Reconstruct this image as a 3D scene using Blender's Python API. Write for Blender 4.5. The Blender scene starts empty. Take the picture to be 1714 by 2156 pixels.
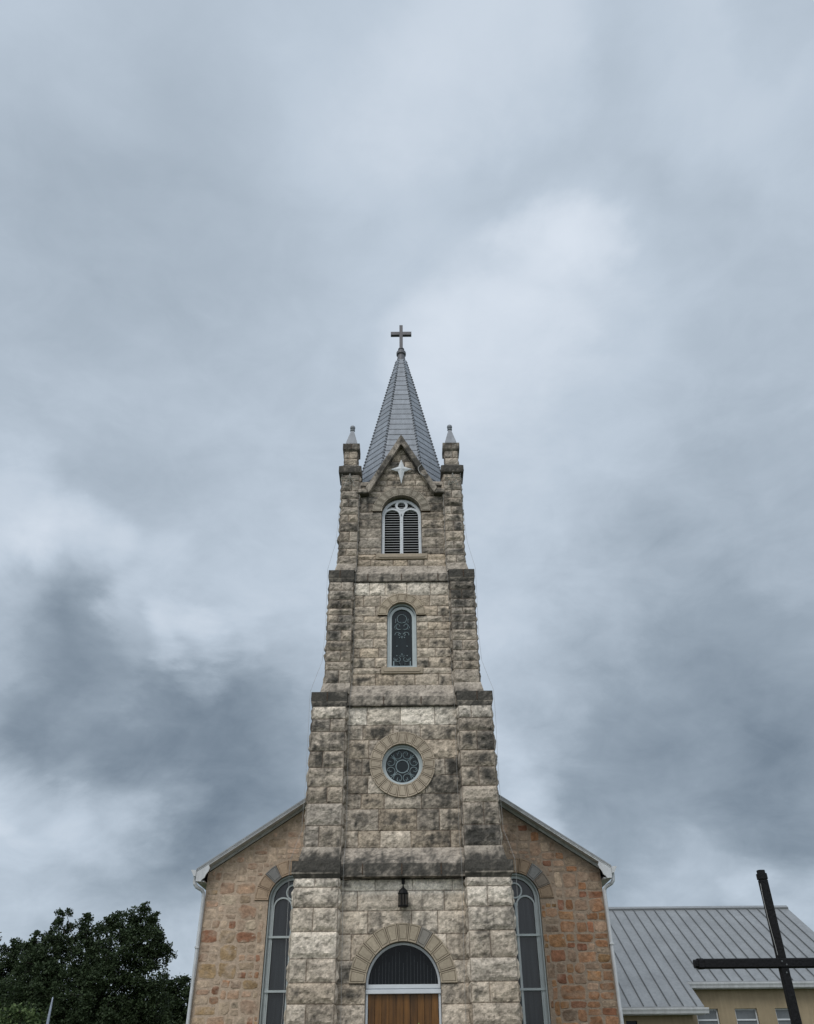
import bpy, bmesh, math, random
from mathutils import Vector, Matrix, noise
R = math.radians
random.seed(11)
scene = bpy.context.scene
COL = scene.collection

# ------------------------------------------------------------------ camera
cam_d = bpy.data.cameras.new("camera")
cam_d.sensor_fit = 'HORIZONTAL'; cam_d.sensor_width = 36.0
cam_d.lens = 36.0 * 1710 / 1714
cam_d.clip_end = 4000
cam = bpy.data.objects.new("camera", cam_d); COL.objects.link(cam)
cam.matrix_world = Matrix.Translation((0.19, 0, 1.6)) @ Matrix.Rotation(R(90 + 34.5), 4, 'X') @ Matrix.Rotation(R(-0.5), 4, 'Z')
scene.camera = cam

# ------------------------------------------------------------------ exposure
scene.view_settings.view_transform = 'Standard'
scene.view_settings.look = 'None'
scene.view_settings.exposure = 0.0
scene.view_settings.gamma = 1.0
SUN_EL, SUN_AZ = R(52), R(205)          # azimuth clockwise from +Y: behind the viewer, a little left

# ------------------------------------------------------------------ sky
def make_world():
    w = bpy.data.worlds.new("World"); scene.world = w; w.use_nodes = True
    nt = w.node_tree; nt.nodes.clear()
    N = lambda t: nt.nodes.new(t)
    L = nt.links.new
    def math_(op, a, b=None, c=None, clamp=False):
        n = N('ShaderNodeMath'); n.operation = op; n.use_clamp = clamp
        for i, v in enumerate((a, b, c)):
            if v is None: continue
            if isinstance(v, (int, float)): n.inputs[i].default_value = v
            else: L(v, n.inputs[i])
        return n.outputs[0]
    tc = N('ShaderNodeTexCoord')
    sky = N('ShaderNodeTexSky'); sky.sky_type = 'NISHITA'; sky.sun_disc = False
    sky.sun_elevation = SUN_EL; sky.sun_rotation = SUN_AZ
    bg1 = N('ShaderNodeBackground'); bg1.inputs['Strength'].default_value = 0.10
    L(sky.outputs[0], bg1.inputs['Color'])
    # cloud masses: noise over the direction, flattened towards the horizon
    sep = N('ShaderNodeSeparateXYZ'); L(tc.outputs['Generated'], sep.inputs[0])
    cmb = N('ShaderNodeCombineXYZ')
    L(sep.outputs[0], cmb.inputs[0]); L(sep.outputs[1], cmb.inputs[1])
    L(math_('MULTIPLY', sep.outputs[2], 1.7), cmb.inputs[2])
    def nz(scale, detail, rough, off, dist=0.0):
        m = N('ShaderNodeMapping'); m.inputs['Location'].default_value = off
        L(cmb.outputs[0], m.inputs[0])
        n = N('ShaderNodeTexNoise'); n.inputs['Scale'].default_value = scale
        n.inputs['Detail'].default_value = detail; n.inputs['Roughness'].default_value = rough
        n.inputs['Distortion'].default_value = dist
        L(m.outputs[0], n.inputs['Vector']); return n
    # warp the direction so that the large masses have ragged rims
    wn = nz(3.0, 9, 0.57, (3.1, 1.7, 0), .25)
    sub = N('ShaderNodeVectorMath'); sub.operation = 'SUBTRACT'; L(wn.outputs['Color'], sub.inputs[0]); sub.inputs[1].default_value = (.5, .5, .5)
    sc = N('ShaderNodeVectorMath'); sc.operation = 'SCALE'; L(sub.outputs[0], sc.inputs[0]); sc.inputs['Scale'].default_value = 0.27
    ad = N('ShaderNodeVectorMath'); ad.operation = 'ADD'; L(tc.outputs['Generated'], ad.inputs[0]); L(sc.outputs[0], ad.inputs[1])
    nm = N('ShaderNodeVectorMath'); nm.operation = 'NORMALIZE'; L(ad.outputs[0], nm.inputs[0])
    val = None
    for x, y, z, rad, amp in CLOUDS:
        d = N('ShaderNodeVectorMath'); d.operation = 'DOT_PRODUCT'
        L(nm.outputs[0], d.inputs[0]); d.inputs[1].default_value = (x, y, z)
        mr = N('ShaderNodeMapRange'); mr.interpolation_type = 'SMOOTHSTEP'
        L(d.outputs['Value'], mr.inputs['Value'])
        mr.inputs['From Min'].default_value = math.cos(rad); mr.inputs['From Max'].default_value = 1.0
        mr.inputs['To Min'].default_value = 0.0; mr.inputs['To Max'].default_value = amp
        val = mr.outputs[0] if val is None else math_('ADD', val, mr.outputs[0])
    f1 = nz(2.2, 5, 0.50, (0.4, 5.2, 0), 0.3)
    f2 = nz(6.5, 9, 0.60, (7.4, 2.2, 0), 0.5)
    val = math_('ADD', val, math_('MULTIPLY', math_('SUBTRACT', f1.outputs['Fac'], 0.5), 0.15))
    val = math_('ADD', val, math_('MULTIPLY', math_('SUBTRACT', f2.outputs['Fac'], 0.5), math_('SUBTRACT', 0.40, math_('MULTIPLY', sep.outputs[2], 0.38))))
    f3 = nz(15.0, 8, 0.60, (1.4, 8.2, 3.0), 0.6)
    val = math_('ADD', val, math_('MULTIPLY', math_('SUBTRACT', f3.outputs['Fac'], 0.5), math_('SUBTRACT', 0.24, math_('MULTIPLY', sep.outputs[2], 0.22))))
    val = math_('ADD', val, 0.70)
    # unseen cloud behind the viewer, on the sun's side, brightened to light the facade
    behind = N('ShaderNodeMapRange'); behind.interpolation_type = 'SMOOTHSTEP'
    L(sep.outputs[1], behind.inputs['Value'])
    behind.inputs['From Min'].default_value = -0.15; behind.inputs['From Max'].default_value = -0.9
    behind.inputs['To Min'].default_value = 0.0; behind.inputs['To Max'].default_value = BEHIND
    val = math_('ADD', val, behind.outputs[0])
    ramp = N('ShaderNodeValToRGB'); cr = ramp.color_ramp
    pts = [(0.0, (0.090, 0.120, 0.158)), (0.12, (0.158, 0.205, 0.261)), (0.25, (0.318, 0.384, 0.456)), (0.36, (0.525, 0.607, 0.702)), (0.46, (0.71, 0.78, 0.87)), (1.0, (1.55, 1.6, 1.68))]
    while len(cr.elements) < len(pts): cr.elements.new(0.5)
    for e, (p, c) in zip(cr.elements, pts): e.position = p; e.color = (*c, 1)
    L(math_('MULTIPLY', val, 0.5), ramp.inputs[0])
    bg2 = N('ShaderNodeBackground'); bg2.inputs['Strength'].default_value = 1.0
    L(ramp.outputs[0], bg2.inputs['Color'])
    mx = N('ShaderNodeMixShader'); mx.inputs[0].default_value = 0.95
    L(bg1.outputs[0], mx.inputs[1]); L(bg2.outputs[0], mx.inputs[2])
    out = N('ShaderNodeOutputWorld'); L(mx.outputs[0], out.inputs[0])
BEHIND = 0.60
# brighter and darker masses of the cloud deck: direction x, y, z, angular radius, amount
CLOUDS = [
 (0.1842, 0.5903, 0.7859, 0.081, 0.120),
 (0.1857, 0.6149, 0.7665, 0.126, 0.060),
 (0.2029, 0.5594, 0.8037, 0.087, 0.050),
 (0.1063, 0.7073, 0.6989, 0.131, 0.110),
 (0.1295, 0.7479, 0.6511, 0.187, 0.040),
 (0.0434, 0.6409, 0.7664, 0.152, 0.030),
 (0.0757, 0.4060, 0.9107, 0.134, 0.080),
 (-0.4310, 0.7361, 0.5220, 0.107, 0.140),
 (-0.3682, 0.7801, 0.5058, 0.088, 0.100),
 (-0.3093, 0.8270, 0.4695, 0.082, 0.070),
 (-0.2403, 0.8814, 0.4067, 0.060, 0.160),
 (-0.2922, 0.8659, 0.4060, 0.067, 0.100),
 (-0.1975, 0.8903, 0.4103, 0.053, 0.080),
 (-0.3357, 0.8605, 0.3833, 0.058, 0.070),
 (-0.3291, 0.9122, 0.2439, 0.084, 0.150),
 (-0.2840, 0.9181, 0.2763, 0.058, 0.090),
 (-0.4309, 0.8579, 0.2797, 0.075, 0.160),
 (-0.4045, 0.8833, 0.2369, 0.095, 0.110),
 (0.3634, 0.9189, 0.1533, 0.060, 0.140),
 (0.4034, 0.9040, 0.1416, 0.059, 0.070),
 (0.2911, 0.9385, 0.1856, 0.076, 0.080),
 (-0.3320, 0.9302, 0.1562, 0.169, 0.020),
 (0.1404, 0.9575, 0.2519, 0.066, 0.100),
 (-0.2024, 0.9590, 0.1987, 0.064, 0.070),
 (-0.3727, 0.4077, 0.8336, 0.140, 0.050),
 (0.0261, 0.4184, 0.9079, 0.176, 0.050),
 (0.3402, 0.4106, 0.8460, 0.142, 0.040),
 (0.1284, 0.8558, 0.5012, 0.125, 0.050),
 (-0.1489, 0.8462, 0.5117, 0.140, 0.020),
 (-0.3010, 0.9038, 0.3042, 0.203, -0.160),
 (-0.3645, 0.8739, 0.3215, 0.128, -0.100),
 (-0.2082, 0.9353, 0.2862, 0.147, -0.110),
 (-0.1455, 0.9364, 0.3193, 0.150, -0.120),
 (-0.4325, 0.8102, 0.3956, 0.134, -0.070),
 (-0.3949, 0.8038, 0.4450, 0.094, -0.060),
 (-0.3426, 0.8374, 0.4258, 0.088, -0.050),
 (-0.4158, 0.8425, 0.3426, 0.112, -0.090),
 (-0.2532, 0.9046, 0.3430, 0.119, -0.070),
 (-0.3677, 0.5939, 0.7156, 0.459, -0.050),
 (0.2957, 0.8791, 0.3738, 0.222, -0.080),
 (0.2157, 0.9144, 0.3424, 0.135, -0.040),
 (0.3245, 0.9086, 0.2630, 0.198, -0.120),
 (0.2363, 0.9331, 0.2709, 0.138, -0.060),
 (0.4411, 0.7706, 0.4601, 0.226, -0.110),
 (0.4210, 0.8729, 0.2467, 0.149, -0.130),
 (0.3867, 0.8642, 0.3220, 0.169, -0.050),
 (-0.3214, 0.5375, 0.7796, 0.265, -0.050),
 (-0.2942, 0.7706, 0.5653, 0.151, -0.040),
 (0.2596, 0.8423, 0.4724, 0.167, -0.020),
 (0.1673, 0.5013, 0.8490, 0.155, -0.040),
 (0.1983, 0.9614, 0.1909, 0.078, -0.080),
 (-0.1829, 0.9596, 0.2137, 0.101, -0.100),
 (0.2837, 0.5565, 0.7809, 0.107, -0.050),
 (0.4312, 0.6184, 0.6570, 0.181, -0.060),
 (-0.2147, 0.7777, 0.5908, 0.139, -0.030),
 (0.3863, 0.9032, 0.1871, 0.074, -0.070),
 (-0.2736, 0.9598, 0.0630, 0.228, -0.070),
 (0.3029, 0.9512, 0.0581, 0.226, -0.090),
 (0.3939, 0.3694, 0.8417, 0.074, -0.060),
]
make_world()

# ------------------------------------------------------------------ sun, veiled by the overcast
sd = bpy.data.lights.new("sun", 'SUN'); sd.energy = 1.3; sd.angle = R(25); sd.color = (1.0, 0.955, 0.89)
sun = bpy.data.objects.new("sun", sd); COL.objects.link(sun)
sv = Vector((math.sin(SUN_AZ) * math.cos(SUN_EL), math.cos(SUN_AZ) * math.cos(SUN_EL), math.sin(SUN_EL)))
sun.rotation_euler = sv.to_track_quat('Z', 'Y').to_euler()
sun.location = sv * 60

# ------------------------------------------------------------------ helpers
def sm(a, b, x):
    t = min(1.0, max(0.0, (x - a) / (b - a))); return t * t * (3 - 2 * t)
def lerp(a, b, t): return a + (b - a) * t
def mix(a, b, t): return (lerp(a[0], b[0], t), lerp(a[1], b[1], t), lerp(a[2], b[2], t))
def fr(p, s, o=4): return noise.fractal(Vector((p[0] * s, p[1] * s, p[2] * s)), 0.9, 2.1, o)

class MB:
    """collects vertices, faces and point colours for ONE mesh object"""
    def __init__(s): s.v = []; s.f = []; s.c = []; s.m = []
    def vert(s, p, c=(.5, .5, .5)): s.v.append((p[0], p[1], p[2])); s.c.append(c); return len(s.v) - 1
    def face(s, idx, m=0): s.f.append(tuple(idx)); s.m.append(m)
    def quad(s, a, b, c, d, col=(.5, .5, .5), m=0):
        s.face([s.vert(p, col) for p in (a, b, c, d)], m)
    def poly(s, pts, col=(.5, .5, .5), m=0): s.face([s.vert(p, col) for p in pts], m)
    def box(s, x0, x1, y0, y1, z0, z1, col=(.5, .5, .5), m=0, b=0.0):
        """box with chamfered edges when b > 0"""
        if b <= 0:
            P = [(x, y, z) for z in (z0, z1) for y in (y0, y1) for x in (x0, x1)]
            i = [s.vert(p, col) for p in P]
            for q in ((0, 2, 3, 1), (4, 5, 7, 6), (0, 1, 5, 4), (2, 6, 7, 3), (0, 4, 6, 2), (1, 3, 7, 5)): s.face([i[k] for k in q], m)
            return
        bm = bmesh.new(); r = bmesh.ops.create_cube(bm, size=1)
        for v in bm.verts: v.co = ((x0 + x1) / 2 + v.co.x * (x1 - x0), (y0 + y1) / 2 + v.co.y * (y1 - y0), (z0 + z1) / 2 + v.co.z * (z1 - z0))
        bmesh.ops.bevel(bm, geom=bm.edges[:], offset=b, segments=2, affect='EDGES', profile=0.5)
        s.add_bm(bm, col, m)
    def add_bm(s, bm, col=(.5, .5, .5), m=0):
        bm.verts.ensure_lookup_table(); base = len(s.v)
        for v in bm.verts: s.v.append(tuple(v.co)); s.c.append(col)
        for f in bm.faces: s.f.append(tuple(base + v.index for v in f.verts)); s.m.append(m)
        bm.free()
    def prism(s, pts, y0, y1, col=(.5, .5, .5), m=0):
        """polygon in x, z (counter-clockwise seen from -Y) pulled from y0 to y1"""
        a = [s.vert((x, y0, z), col) for x, z in pts]; b = [s.vert((x, y1, z), col) for x, z in pts]
        s.face(a, m); s.face(b[::-1], m)
        n = len(pts)
        for i in range(n): j = (i + 1) % n; s.face((a[j], a[i], b[i], b[j]), m)
    def tube(s, pts, r, n=6, closed=False, col=(.5, .5, .5), m=0, taper=None):
        pts = [Vector(p) for p in pts]; k = len(pts); rings = []
        for i, p in enumerate(pts):
            a = pts[(i - 1) % k] if (closed or i) else p; b = pts[(i + 1) % k] if (closed or i < k - 1) else p
            d = (b - a).normalized()
            up = Vector((0, 1, 0)) if abs(d.y) < .9 else Vector((1, 0, 0))
            u = d.cross(up).normalized(); w = d.cross(u)
            rr = r if taper is None else lerp(r, taper, i / max(1, k - 1))
            rings.append([s.vert(p + (u * math.cos(t) + w * math.sin(t)) * rr, col) for t in (2 * math.pi * q / n for q in range(n))])
        for i in range(k if closed else k - 1):
            A, B = rings[i], rings[(i + 1) % k]
            for q in range(n): s.face((A[q], A[(q + 1) % n], B[(q + 1) % n], B[q]), m)
        if not closed: s.face(rings[0][::-1], m); s.face(rings[-1], m)
    def ring(s, cx, cz, ri, ro, y0, y1, a0=0.0, a1=360.0, n=48, col=(.5, .5, .5), m=0):
        """flat ring (or part of one) facing -Y"""
        full = abs(a1 - a0) >= 359.9; rows = []
        for i in range(n + (0 if full else 1)):
            t = R(a0 + (a1 - a0) * i / n); c, d = math.cos(t), math.sin(t)
            rows.append([s.vert((cx + rr * c, y, cz + rr * d), col) for rr, y in ((ri, y0), (ro, y0), (ro, y1), (ri, y1))])
        for i in range(n):
            A, B = rows[i], rows[(i + 1) % len(rows)]
            for q in range(4): s.face((A[q], A[(q + 1) % 4], B[(q + 1) % 4], B[q]), m)
        if not full: s.face(rows[0][::-1], m); s.face(rows[-1], m)
    def lathe(s, cx, cy, prof, n=24, col=(.5, .5, .5), m=0):
        rows = [[s.vert((cx + r * math.cos(2 * math.pi * q / n), cy + r * math.sin(2 * math.pi * q / n), z), col) for q in range(n)] for r, z in prof]
        for A, B in zip(rows, rows[1:]):
            for q in range(n): s.face((A[q], A[(q + 1) % n], B[(q + 1) % n], B[q]), m)
        s.face(rows[0][::-1], m); s.face(rows[-1], m)
    def build(s, name, mats, parent=None, smooth=False):
        me = bpy.data.meshes.new(name)
        off = world_loc(parent)
        me.from_pydata([(x - off[0], y - off[1], z - off[2]) for x, y, z in s.v], [], s.f)
        if not isinstance(mats, (list, tuple)): mats = [mats]
        for m in mats: me.materials.append(m)
        me.polygons.foreach_set('material_index', s.m)
        ca = me.color_attributes.new('Col', 'FLOAT_COLOR', 'POINT')
        flat = []
        for c in s.c: flat += [c[0], c[1], c[2], 1.0]
        ca.data.foreach_set('color', flat)
        if smooth: me.polygons.foreach_set('use_smooth', [True] * len(me.polygons))
        me.update()
        o = bpy.data.objects.new(name, me); COL.objects.link(o)
        if parent: o.parent = parent
        return o
def world_loc(o):
    v = Vector((0, 0, 0))
    while o is not None: v += o.location; o = o.parent
    return v
def fix_normals(o):
    bm = bmesh.new(); bm.from_mesh(o.data); bmesh.ops.recalc_face_normals(bm, faces=bm.faces[:]); bm.to_mesh(o.data); bm.free(); return o
def tag(o, label=None, cat=None, group=None, kind=None):
    if label: o['label'] = label
    if cat: o['category'] = cat
    if group: o['group'] = group
    if kind: o['kind'] = kind
    return o
def thing(name, loc, label, cat, group=None):
    o = bpy.data.objects.new(name, None); COL.objects.link(o); o.location = loc
    o.empty_display_size = .3
    return tag(o, label, cat, group)

# ------------------------------------------------------------------ materials
def mat(name, base=None, rough=0.8, metal=0.0, spec=0.4, use_col=False, nscale=20.0, namp=0.25, bump=0.0, bscale=40.0, streak=0.0):
    m = bpy.data.materials.new(name); m.use_nodes = True; nt = m.node_tree
    b = nt.nodes['Principled BSDF']
    b.inputs['Roughness'].default_value = rough; b.inputs['Metallic'].default_value = metal
    b.inputs['Specular IOR Level'].default_value = spec
    tc = nt.nodes.new('ShaderNodeTexCoord')
    n = nt.nodes.new('ShaderNodeTexNoise'); n.inputs['Scale'].default_value = nscale; n.inputs['Detail'].default_value = 6; n.inputs['Roughness'].default_value = .65
    nt.links.new(tc.outputs['Object'], n.inputs['Vector'])
    mr = nt.nodes.new('ShaderNodeMapRange'); nt.links.new(n.outputs['Fac'], mr.inputs['Value'])
    mr.inputs['From Min'].default_value = .28; mr.inputs['From Max'].default_value = .72
    mr.inputs['To Min'].default_value = 1 - namp; mr.inputs['To Max'].default_value = 1 + namp
    mul = nt.nodes.new('ShaderNodeVectorMath'); mul.operation = 'SCALE'
    if use_col:
        a = nt.nodes.new('ShaderNodeAttribute'); a.attribute_name = 'Col'; nt.links.new(a.outputs['Color'], mul.inputs[0])
    else:
        rgb = nt.nodes.new('ShaderNodeRGB'); rgb.outputs[0].default_value = (*base, 1); nt.links.new(rgb.outputs[0], mul.inputs[0])
    fac = mr.outputs[0]
    if streak > 0:
        mp = nt.nodes.new('ShaderNodeMapping'); mp.inputs['Scale'].default_value = (9, 9, .8); nt.links.new(tc.outputs['Object'], mp.inputs[0])
        n3 = nt.nodes.new('ShaderNodeTexNoise'); n3.inputs['Scale'].default_value = 1.0; n3.inputs['Detail'].default_value = 5; nt.links.new(mp.outputs[0], n3.inputs['Vector'])
        m3 = nt.nodes.new('ShaderNodeMapRange'); nt.links.new(n3.outputs['Fac'], m3.inputs['Value'])
        m3.inputs['From Min'].default_value = .35; m3.inputs['From Max'].default_value = .65; m3.inputs['To Min'].default_value = 1 - streak; m3.inputs['To Max'].default_value = 1 + streak * .5
        mm = nt.nodes.new('ShaderNodeMath'); mm.operation = 'MULTIPLY'; nt.links.new(fac, mm.inputs[0]); nt.links.new(m3.outputs[0], mm.inputs[1]); fac = mm.outputs[0]
    nt.links.new(fac, mul.inputs['Scale'])
    nt.links.new(mul.outputs[0], b.inputs['Base Color'])
    if bump > 0:
        n2 = nt.nodes.new('ShaderNodeTexNoise'); n2.inputs['Scale'].default_value = bscale; n2.inputs['Detail'].default_value = 6
        nt.links.new(tc.outputs['Object'], n2.inputs['Vector'])
        bp = nt.nodes.new('ShaderNodeBump'); bp.inputs['Strength'].default_value = bump; bp.inputs['Distance'].default_value = .02
        nt.links.new(n2.outputs['Fac'], bp.inputs['Height']); nt.links.new(bp.outputs[0], b.inputs['Normal'])
    return m
M_STONE = mat('weathered_limestone', rough=.92, spec=.15, use_col=True, nscale=22, namp=.34, bump=.7, bscale=26)
M_DRESS = mat('dressed_limestone', rough=.88, spec=.2, use_col=True, nscale=16, namp=.16, bump=.25, bscale=50)
M_RUBBLE = mat('rubble_stone', rough=.93, spec=.12, use_col=True, nscale=14, namp=.26, bump=.6, bscale=24)
M_SPIRE = mat('painted_metal_shingle', rough=.55, metal=.08, spec=.4, use_col=True, nscale=4, namp=.14, streak=.12)
M_WHITE = mat('white_painted_metal', (.56, .59, .62), rough=.5, nscale=3, namp=.08)
M_TRIM = mat('white_trim', (.56, .58, .60), rough=.55, nscale=4, namp=.12, streak=.12)
M_FRAME = mat('pale_window_frame', (.42, .47, .48), rough=.5, nscale=4, namp=.1)
M_GLASS = mat('dark_window_glass', (.006, .008, .010), rough=.10, spec=.13, nscale=30, namp=.3)
M_MESHGLASS = mat('screened_glass', (.009, .016, .019), rough=.18, spec=.26, nscale=60, namp=.5, streak=.3)
M_SCREEN = mat('grey_screened_glass', (.024, .029, .033), rough=.18, spec=.40, nscale=50, namp=.55, streak=.35)
M_LEAD = mat('pale_lead_lines', (.19, .25, .27), rough=.5, nscale=8, namp=.2)
M_LOUVRE_SHADE = mat('painted_louvre_shade', (.012, .013, .015), rough=.9, spec=.1, namp=.1)  # near-black colour standing in for the shade between the louvres
M_IRON = mat('black_iron', (.0045, .0045, .005), rough=.55, spec=.22, nscale=30, namp=.3)
M_WOOD = mat('varnished_planks', rough=.45, spec=.35, use_col=True, nscale=3, namp=.12, streak=.45)
M_GALV = mat('grey_metal_roof', (.275, .287, .295), rough=.42, metal=.3, spec=.4, nscale=.9, namp=.14, streak=.10)
M_SEAM = mat('roof_seam', (.12, .13, .135), rough=.5, metal=.3, nscale=5, namp=.1)
M_STUCCO = mat('tan_stucco', (.30, .245, .165), rough=.95, spec=.1, nscale=1.5, namp=.12, bump=.2, bscale=60, streak=.10)
M_BLIND = mat('pane_with_pale_blind', (.10, .115, .125), rough=.2, spec=.5, nscale=2, namp=.3)
M_CABLE = mat('pale_cable', (.33, .33, .32), rough=.6, namp=.1)
M_CROSSWOOD = mat('black_stained_timber', (.005, .005, .006), rough=.6, spec=.22, nscale=30, namp=.4, bump=.5, bscale=30)
M_POLE = mat('pale_blue_pole', (.30, .34, .42), rough=.4, nscale=6, namp=.35)
M_BARK = mat('bark', (.034, .030, .025), rough=.95, nscale=8, namp=.3, bump=.5, bscale=12)
def leaf_mat(name, c1, c2):
    m = bpy.data.materials.new(name); m.use_nodes = True; nt = m.node_tree
    b = nt.nodes['Principled BSDF']; b.inputs['Roughness'].default_value = .6; b.inputs['Specular IOR Level'].default_value = .25
    g = nt.nodes.new('ShaderNodeNewGeometry'); rp = nt.nodes.new('ShaderNodeValToRGB')
    rp.color_ramp.elements[0].color = (*c1, 1); rp.color_ramp.elements[1].color = (*c2, 1)
    nt.links.new(g.outputs['Random Per Island'], rp.inputs[0]); nt.links.new(rp.outputs[0], b.inputs['Base Color'])
    tr = nt.nodes.new('ShaderNodeBsdfTranslucent'); nt.links.new(rp.outputs[0], tr.inputs['Color'])
    mx = nt.nodes.new('ShaderNodeMixShader'); mx.inputs[0].default_value = .22
    nt.links.new(b.outputs[0], mx.inputs[1]); nt.links.new(tr.outputs[0], mx.inputs[2]); nt.links.new(mx.outputs[0], nt.nodes['Material Output'].inputs[0])
    return m
M_LEAF = leaf_mat('dark_oak_leaf', (.020, .034, .015), (.055, .084, .036))
M_LEAF2 = leaf_mat('bright_shrub_leaf', (.03, .055, .02), (.13, .18, .07))
M_LEAF3 = leaf_mat('yellow_green_leaf', (.16, .22, .05), (.30, .38, .10))

# ================================================================== THE CHURCH
YC = 24.75                              # tower axis
church = thing('church', (0, YC, 0), 'stone church with square bell tower, grey spire and rubble gable walls', 'church')

DARK = (.040, .040, .037)
MORTAR = (.085, .058, .042)
GREYB, WARMB, WHITEB = (.395, .352, .302), (.50, .408, .305), (.82, .75, .65)
ROWS = {}
def stone_shade(p, d, blk, level, bleach, warm):
    """colour of one point of a stone: block tone, bleaching, black lichen"""
    base = mix(GREYB, WARMB, min(1, max(0, warm + (blk[0] - .5) * .5)))
    base = mix(base, WHITEB, min(1, max(0, bleach + (blk[1] - .5) * .35 * (bleach > .02))))
    k = .78 + .36 * blk[2] + .28 * fr(p, 3.1, 4) + .34 * fr(p, 15.0, 3)
    if noise.noise(Vector(p) * 11.0) > .42: k *= .62
    s = level + .24 * fr((p[0] * 1.25, p[1], p[2] * .75), 1.5, 4) + .26 * fr((p[0] + blk[5] * 9, p[1], p[2] * .9), 3.4, 4) + .26 * fr(p, 10.0, 3) + (blk[3] - .5) * .46 + .22 * fr((p[0] * 5.0, p[1] * 2, p[2] * .5), 1.3, 3)
    if blk[4] < .42: s += .50 * sm(.02, .20, d) * (.6 + .8 * fr((p[0] + 9, p[1], p[2]), 2.2, 3))
    s = sm(.18, .96, s) * .90
    c = mix((base[0] * k, base[1] * k, base[2] * k), DARK, s)
    return c
def axis_samples(n0, n1, step):
    w = n1 - n0; e = [0, .010, .024, .05]
    e = [q for q in e if q < w * .42]
    k = max(2, int(round((w - 2 * e[-1]) / step)))
    mid = [e[-1] + (w - 2 * e[-1]) * i / k for i in range(1, k)]
    return [n0 + q for q in e + mid] + [n1 - q for q in e[::-1]]
def block(mb, O, U, V, Nn, u0, u1, v0, v1, step, amp, shade, drop=None):
    us, vs = axis_samples(u0, u1, step), axis_samples(v0, v1, step)
    blk = [random.random() for _ in range(6)]
    seedo = random.random() * 50
    idx = []
    tilt = (random.random() - .5) * .35; belly = .25 + .5 * random.random()
    for v in vs:
        row = []
        for u in us:
            d = min(u - u0, u1 - u, v - v0, v1 - v)
            q = (u * 1.0 + seedo, v * 1.0, seedo * .7)
            rim = sm(0, .026, d) * .011
            n1 = fr((q[0] * 1.0, q[1] * 1.6, q[2]), 2.3, 5)
            n2 = 1 - abs(noise.noise(Vector((q[0] * 3.3 + q[1] * 2.0, q[1] * 5.2, q[2])))) * 2
            fu, fv = (u - u0) / (u1 - u0), (v - v0) / (v1 - v0)
            shape = .55 + .55 * n1 + .30 * n2 + tilt * (fu - .5) + (belly - .45) * .4 * (1 - fv)
            h = rim + sm(.006, .12, d) * amp * max(.05, shape)
            if 0 < d: h += .020 * fr(q, 9.0, 3) * sm(0, .03, d)
            p = O + U * u + V * v + Nn * h
            c = shade(p, d, blk)
            if d < .0112: c = mix(c, MORTAR, .9 if d < .006 else .22)
            row.append(mb.vert(p, c))
        idx.append(row)
    for j in range(len(vs) - 1):
        for i in range(len(us) - 1):
            if drop and drop((us[i] + us[i + 1]) / 2, (vs[j] + vs[j + 1]) / 2): continue
            mb.face((idx[j][i], idx[j][i + 1], idx[j + 1][i + 1], idx[j + 1][i]))
def split_course(w, mean, k):
    """widths of the stones of one course, staggered between courses"""
    n = max(1, int(round(w / mean))); cuts = []
    if n == 1: return [0, w]
    off = (.5 if k % 2 else 0.0)
    x = mean * (.35 + .3 * random.random()) if k % 2 else mean * (.75 + .5 * random.random())
    cuts = [0]
    while x < w - mean * .38:
        cuts.append(x); x += mean * (.72 + .6 * random.random())
    return cuts + [w]
Z = Vector((0, 0, 1))
STEP = .032
def stone_face(mb, O, U, Nn, w, zs, mean, shade, step=STEP, amp=.042, drop=None, openings=None, pattern=None):
    """rows of rock-faced stones on an upright face; zs run downwards"""
    for k, (zt, zb) in enumerate(zip(zs, zs[1:])):
        spans = [(0, w)]
        if openings:
            for (za, zc, ua, ub) in openings:
                if zb >= za - 1e-4 and zt <= zc + 1e-4: spans = [(0, ua), (ub, w)]
        for si, (a, b) in enumerate(spans):
            if pattern: cuts = [0, b - a] if (k + pattern) % 2 else [0, (b - a) * (.36 + .22 * random.random()), b - a]
            else: cuts = split_course(b - a, mean, k + si)
            for c0, c1 in zip(cuts, cuts[1:]):
                block(mb, O, U, Z, Nn, a + c0, a + c1, zb, zt, step, amp, shade, drop)

# --- stage data: pier half width, pier front, inner edge, panel front
ST = [
 dict(hw=2.715, inn=1.60, yf=22.035, panel=22.42),
 dict(hw=2.545, inn=1.60, yf=22.205, panel=22.52),
 dict(hw=2.275, inn=1.53, yf=22.475, panel=22.68),
 dict(hw=2.055, inn=1.465, yf=22.695, panel=22.87)]
PIER_Z = [
 [5.60, 5.38, 4.92, 4.39, 3.81, 3.31, 2.88, 2.44, 1.98, 1.5, 1.0, .5, 0],
 [10.16, 9.79, 9.42, 8.87, 8.42, 7.90, 7.47, 6.90, 6.36],
 [14.37, 14.07, 13.74, 13.43, 13.21, 12.95, 12.68, 12.33, 12.0, 11.65, 11.38, 10.95],
 [18.80, 18.52, 18.10, 17.77, 17.42, 17.10, 16.80, 16.42, 16.02, 15.74, 15.48, 15.16]]
PANEL_Z = [
 [5.62, 5.35, 4.89, 4.37, 3.80, 3.31, 2.88, 2.44, 1.98, 1.5, 1.0, .5, 0],
 [10.26, 9.70, 9.28, 8.75, 8.29, 7.79, 7.39, 6.83, 6.40],
 [14.46, 13.98, 13.60, 13.26, 13.04, 12.78, 12.50, 12.17, 11.86, 11.53, 11.33, 10.96],
 [18.42, 18.18, 17.97, 17.66, 17.31, 17.0, 16.66, 16.30, 15.87, 15.62, 15.42, 15.16]]
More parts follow.
